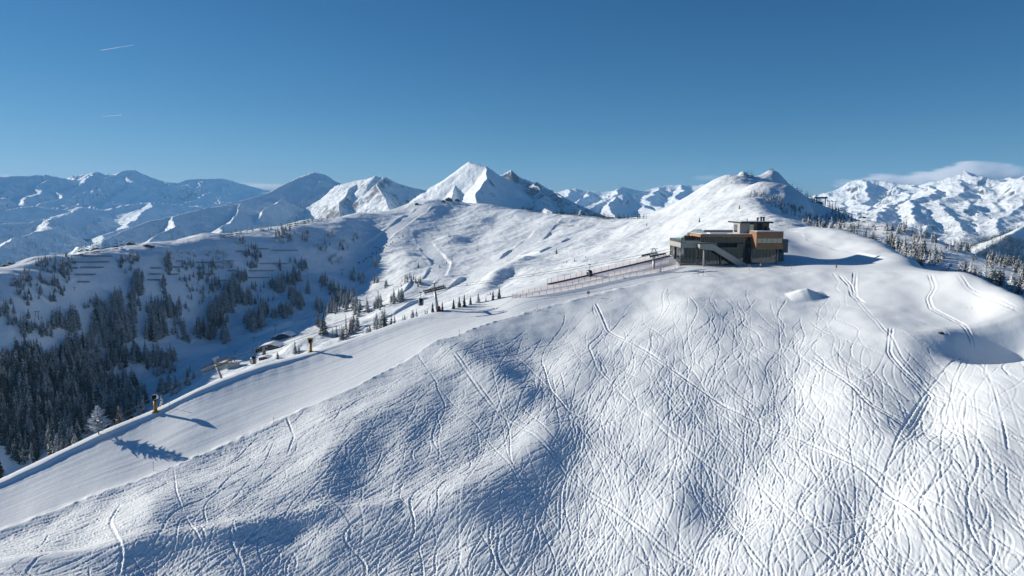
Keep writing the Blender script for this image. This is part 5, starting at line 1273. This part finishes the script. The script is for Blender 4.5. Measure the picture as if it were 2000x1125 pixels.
m = MB(); m.prism([(-22*s_,2.5*s_),(-12*s_,5.8*s_),(-3.5*s_,2.5*s_),(-3.5*s_,3.5*s_),(-12*s_,7*s_),(-22*s_,3.5*s_)], -13.5*s_, -3.5*s_); m.box(-20*s_, -5*s_, -12.5*s_, -4*s_, -2, 2.7*s_, 1); m.build('side_wing', [W['snow'], W['timber']], e)
hut(519,701,21,'low long chalet nearest the piste edge with a snowy roof', .26, .6, name='chalet', group=gC, windows=3)
# valley station: pale curved wall under an overhanging flat roof
p = mid.hit(445, 718); s_ = p.length/F; e = empty('valley_station', p, 'pale curved valley station with an overhanging roof behind the tall pylon', 'station')
n = 12; arc = [((-19+38*k/n)*s_, (-5*math.sin(math.pi*k/n))*s_) for k in range(n+1)]
m = MB(); vs = []
for x, y in arc: vs += [(x,y,-3),(x*.98+1.5*s_,y,8.0*s_)]
m.add(vs, [(2*k,2*k+2,2*k+3,2*k+1) for k in range(n)]); m.box(-18*s_, 18*s_, 0.1, 10*s_, -3, 7.9*s_); m.build('wall', W['stationwall'], e)
m = MB(); m.prism([(-20*s_,8.1*s_),(24*s_,9.6*s_),(24*s_,10.6*s_),(-20*s_,9.3*s_)], -6.5*s_, 11*s_); m.build('roof', W['metal'], e)
m = MB(); m.prism([(-19*s_,9.4*s_),(23*s_,10.65*s_),(22*s_,11.5*s_),(-18*s_,10.4*s_)], -5.6*s_, 10.5*s_); m.build('roof_snow', W['snow'], e)
for x in (-5, 4.5):
    m = MB(); m.box((x-1)*s_, (x+1)*s_, -5.25*s_, -4.9*s_, 4.0*s_, 5.4*s_); m.build('window', W['black'], e)
m = MB()
for x in (6, 12): m.beam((x*s_,2*s_,10*s_), (x*s_,2*s_,17*s_), .5); m.beam(((x-4)*s_,2*s_,17*s_), ((x+3)*s_,2*s_,17.5*s_), .5)
m.build('gantry', W['dark'], e)
# lookout platform on the summit
p = Vector(P3(1507, 331, 1258)); p.z = mid.z_at(p.x, p.y); e = empty('lookout_platform', p, 'small railed lookout platform on the pointed summit', 'lookout')
m = MB(); m.box(-3.5,3.5,-2,2,.8,1.1); m.build('deck', W['timber'], e)
for x in (-3,0,3):
    m = MB(); m.box(x-.15,x+.15,-.15,.15,-2,.8); m.build('leg', W['timber'], e)
m = MB()
for x in (-3.4,-1.7,0,1.7,3.4): m.beam((x,-1.9,1.1),(x,-1.9,2.3),.15)
m.beam((-3.4,-1.9,2.3),(3.4,-1.9,2.3),.2); m.build('railing', W['timber'], e)
p = mid.hit(1420, 352); m = MB(); m.tube([(0,0,-1),(0,0,8.5)], [.22,.1], 6); m.beam((-.8,0,7.2),(.8,0,7.2),.15); o = m.build('antenna_mast', W['dark'], loc=p); tag(o, 'thin antenna mast on the hill shoulder left of the rocky knob', 'mast')

# ================================================================== SMALL LIFTS
def tower(px, py, hpx, label, group, double=False, sheet=None):
    p = (sheet or mid).hit(px, py); h = hpx*p.length/F; e = empty('lift_tower', p, label, 'lift tower', group)
    for x in ((-.18*h, .18*h) if double else (0,)):
        m = MB(); m.tube([(x,0,-1),(x,0,h)], [h*.042, h*.032], 8); m.build('mast', W['dark'], e)
    m = MB(); m.beam((-h*.34,0,h), (h*.34,0,h), h*.06, h*.07); m.build('crossarm', W['dark'], e)
    for s in (-1,1):
        m = MB(); m.beam((s*h*.32,-h*.12,h*1.05), (s*h*.32,h*.12,h*1.05), h*.05, h*.06); m.build('sheave_train', W['dark'], e)
    return e
gT = 'small chair lift towers in the bowl'
for a in [(735,497,13,'chair lift tower beside the dark gully trees'),(669,537,10,'chair lift tower between the gully woods'),(627,570,9,'chair lift tower low among the gully spruces'),(538,647,12,'lift tower standing just above the domed chalet'),(496,668,9,'small lift tower left of the domed chalet'),(460,694,8,'small lift tower above the pale valley station'),(146,568,6,'tiny lift tower under the lowest left snow fence'),(850,443,8,'lift tower on the bright slope under the crest'),(823,463,7,'lift tower at the top of the walled side run'),(797,457,8,'lift tower at the edge of shade below the crest'),(879,409,7,'lift tower just below the dark crest hut'),(789,488,6,'small lift tower on the sunlit rib of the bowl')]:
    tower(*a, gT)
tower(73, 622, 11, 'twin legged lift tower on the snow left of the dense wood', gT, double=True)
tower(961, 450, 10, 'snow making mast with its shadow on the bright slope', gT)
ch = empty('lift_chair', (0,0,0), 'x', 'chair', 'chairs hanging on the chair lift in the bowl')
m = MB(); m.box(-1.1,1.1,-.3,.3,-3.5,-3.3); m.box(-1.1,1.1,.28,.36,-3.3,-2.5); m.build('seat', W['black'], ch)
m = MB(); m.tube([(0,.2,-2.5),(0,.25,-1),(0,0,0)], .08, 6); m.beam((-1.1,.3,-2.5),(1.1,.3,-2.5),.1); m.build('hanger', W['dark'], ch)
for i, (px, py) in enumerate([(787,459),(779,462),(767,470),(763,474),(755,477),(750,481),(742,484),(728,492),(724,498),(715,502),(710,507),(701,510)]):
    c = ch if i == 0 else copy_tree(ch)
    p = mid.hit(px, py+5); p2 = Vector(P3(px, py-2, math.hypot(p.x, p.y))); c.location = p2; c.scale = (1.25,)*3; c.rotation_euler.z = .5
    c['label'] = 'small dark chair of the chair lift over the shaded run in the bowl'
# lift on the shoulder of the summit hill
p = mid.hit(1603, 399); s_ = p.length/F; e = empty('lift_top_station', p+Vector((0,0,.5)), 'dark flat roofed lift station on the right shoulder of the hill', 'station')
m = MB(); m.box(-10*s_,10*s_,-4*s_,4*s_,9.5*s_,12.5*s_); m.build('roof', W['black'], e)
for x in (-8,8):
    m = MB(); m.box((x-.6)*s_,(x+.6)*s_,-.6*s_,.6*s_,-3,9.5*s_); m.build('leg', W['dark'], e)
m = MB(); m.box(-7*s_,2*s_,-2*s_,2*s_,-3,4*s_); m.build('cabin', W['dark'], e)
gS = 'lift towers on the summit hill shoulder'
tower(1620, 402, 12, 'lift tower close right of the flat roofed lift station', gS)
tower(1629, 406, 14, 'lift tower with spread legs at the end of the shoulder', gS, double=True)
for px, py, lab in [(1656,411,'upper dark chair hanging right of the hill shoulder'),(1666,415,'lower dark chair hanging right of the hill shoulder')]:
    c = copy_tree(ch); c['label'] = lab; c['group'] = 'chairs right of the summit hill'; c.scale = (1.3,)*3
    c.location = P3(px, py-1, 1330)

# ================================================================== CLOUDS AND CONTRAILS (beyond and above the haze)
def cloud(name, px0, px1, py0, py1, d, thick, dens, label, seed, soft=.5):
    a = P3((px0+px1)/2, (py0+py1)/2, d); sx = (px1-px0)/F*d/2; sz = (py1-py0)/F*d/2
    bm = bmesh.new(); bmesh.ops.create_icosphere(bm, subdivisions=3, radius=1)
    me = bpy.data.meshes.new(name); bm.to_mesh(me); bm.free()
    o = bpy.data.objects.new(name, me); COL.objects.link(o); o.location = a; o.scale = (sx, thick, sz); o.rotation_euler.z = -math.atan2(a[0], a[1])
    m = bpy.data.materials.new(name); m.use_nodes = True; nt = m.node_tree; L = nt.links; nt.nodes.remove(nt.nodes['Principled BSDF'])
    tc = nt.nodes.new('ShaderNodeTexCoord'); ln = nt.nodes.new('ShaderNodeVectorMath'); ln.operation = 'LENGTH'; L.new(tc.outputs['Object'], ln.inputs[0])
    mp = nt.nodes.new('ShaderNodeMapping'); mp.inputs['Scale'].default_value = (2.2*sx/1500, .8, 1.1); mp.inputs['Location'].default_value = (seed, seed*.7, 0); L.new(tc.outputs['Object'], mp.inputs[0])
    nz = nt.nodes.new('ShaderNodeTexNoise'); nz.inputs['Scale'].default_value = 1.0; nz.inputs['Detail'].default_value = 5; L.new(mp.outputs[0], nz.inputs['Vector'])
    s1 = nt.nodes.new('ShaderNodeMath'); s1.operation = 'SUBTRACT'; s1.inputs[0].default_value = 1; L.new(ln.outputs['Value'], s1.inputs[1])
    s2 = nt.nodes.new('ShaderNodeMath'); s2.operation = 'MULTIPLY_ADD'; s2.inputs[1].default_value = 1.5; s2.inputs[2].default_value = -.75-.10; L.new(nz.outputs['Fac'], s2.inputs[0])
    s3 = nt.nodes.new('ShaderNodeMath'); s3.operation = 'ADD'; L.new(s1.outputs[0], s3.inputs[0]); L.new(s2.outputs[0], s3.inputs[1])
    mr = nt.nodes.new('ShaderNodeMapRange'); mr.inputs['From Min'].default_value = .02; mr.inputs['From Max'].default_value = soft; mr.inputs['To Max'].default_value = dens; L.new(s3.outputs[0], mr.inputs['Value'])
    pv = nt.nodes.new('ShaderNodeVolumePrincipled'); pv.inputs['Color'].default_value = (1,1,1,1); L.new(mr.outputs[0], pv.inputs['Density']); pv.inputs['Anisotropy'].default_value = .0
    L.new(pv.outputs[0], nt.nodes['Material Output'].inputs['Volume']); me.materials.append(m)
    tag(o, label, 'cloud', kind='stuff'); return o
cy.volume_step_rate = 2.5; cy.volume_max_steps = 128
cloud('cloud', 1650, 1900, 337, 374, 15500, 700, .007, 'long white cloud bank lying over the right massif', 3)
cloud('cloud', 1810, 1980, 319, 366, 15300, 700, .010, 'thick white hump of cloud behind the highest right peak', 5)
cloud('cloud', 1880, 2150, 328, 376, 15700, 700, .006, 'grey cloud bank trailing off the right picture edge', 8)
cloud('cloud', 1340, 1430, 340, 356, 15500, 300, .0012, 'faint wisp of cloud left of the summit hill', 12)
cloud('cloud', 450, 560, 354, 380, 15500, 400, .004, 'small bright cloud behind the gap left of the rocky peak', 15)
cloud('cloud', -60, 40, 338, 358, 15500, 400, .003, 'tiny cloud behind the range at the left picture edge', 18)
def contrail(px0, py0, px1, py1, d, r0, r1, label):
    a, b = Vector(P3(px0, py0, d)), Vector(P3(px1, py1, d)); n = 14; pts = [a.lerp(b, k/n) for k in range(n+1)]
    m = MB(); m.tube(pts, [max(.5, (r0+(r1-r0)*k/n)*random.uniform(.8,1.2))*(.25 if k == 0 else 1) for k in range(n+1)], 8)
    mt = bpy.data.materials.new('contrail'); mt.use_nodes = True; nt = mt.node_tree; nt.nodes['Principled BSDF'].inputs['Base Color'].default_value = (.82,.88,.95,1); nt.nodes['Principled BSDF'].inputs['Roughness'].default_value = 1
    t = nt.nodes.new('ShaderNodeBsdfTransparent'); tl = nt.nodes.new('ShaderNodeBsdfTranslucent'); tl.inputs[0].default_value = (.80,.87,.95,1); mx = nt.nodes.new('ShaderNodeMixShader'); mx.inputs[0].default_value = .55
    ad = nt.nodes.new('ShaderNodeMixShader'); ad.inputs[0].default_value = .6
    L = nt.links; L.new(nt.nodes['Principled BSDF'].outputs[0], mx.inputs[1]); L.new(tl.outputs[0], mx.inputs[2]); L.new(t.outputs[0], ad.inputs[1]); L.new(mx.outputs[0], ad.inputs[2]); L.new(ad.outputs[0], nt.nodes['Material Output'].inputs['Surface'])
    o = m.build('contrail', mt); return tag(o, label, 'contrail')
contrail(195, 98.5, 262, 87.5, 15800, 5.5, 2, 'upper thin white contrail high in the left sky')
contrail(239, 224.5, 200, 227.5, 15800, 5, 2, 'lower short white contrail in the left sky')
print('all', round(time.time()-T0, 1))
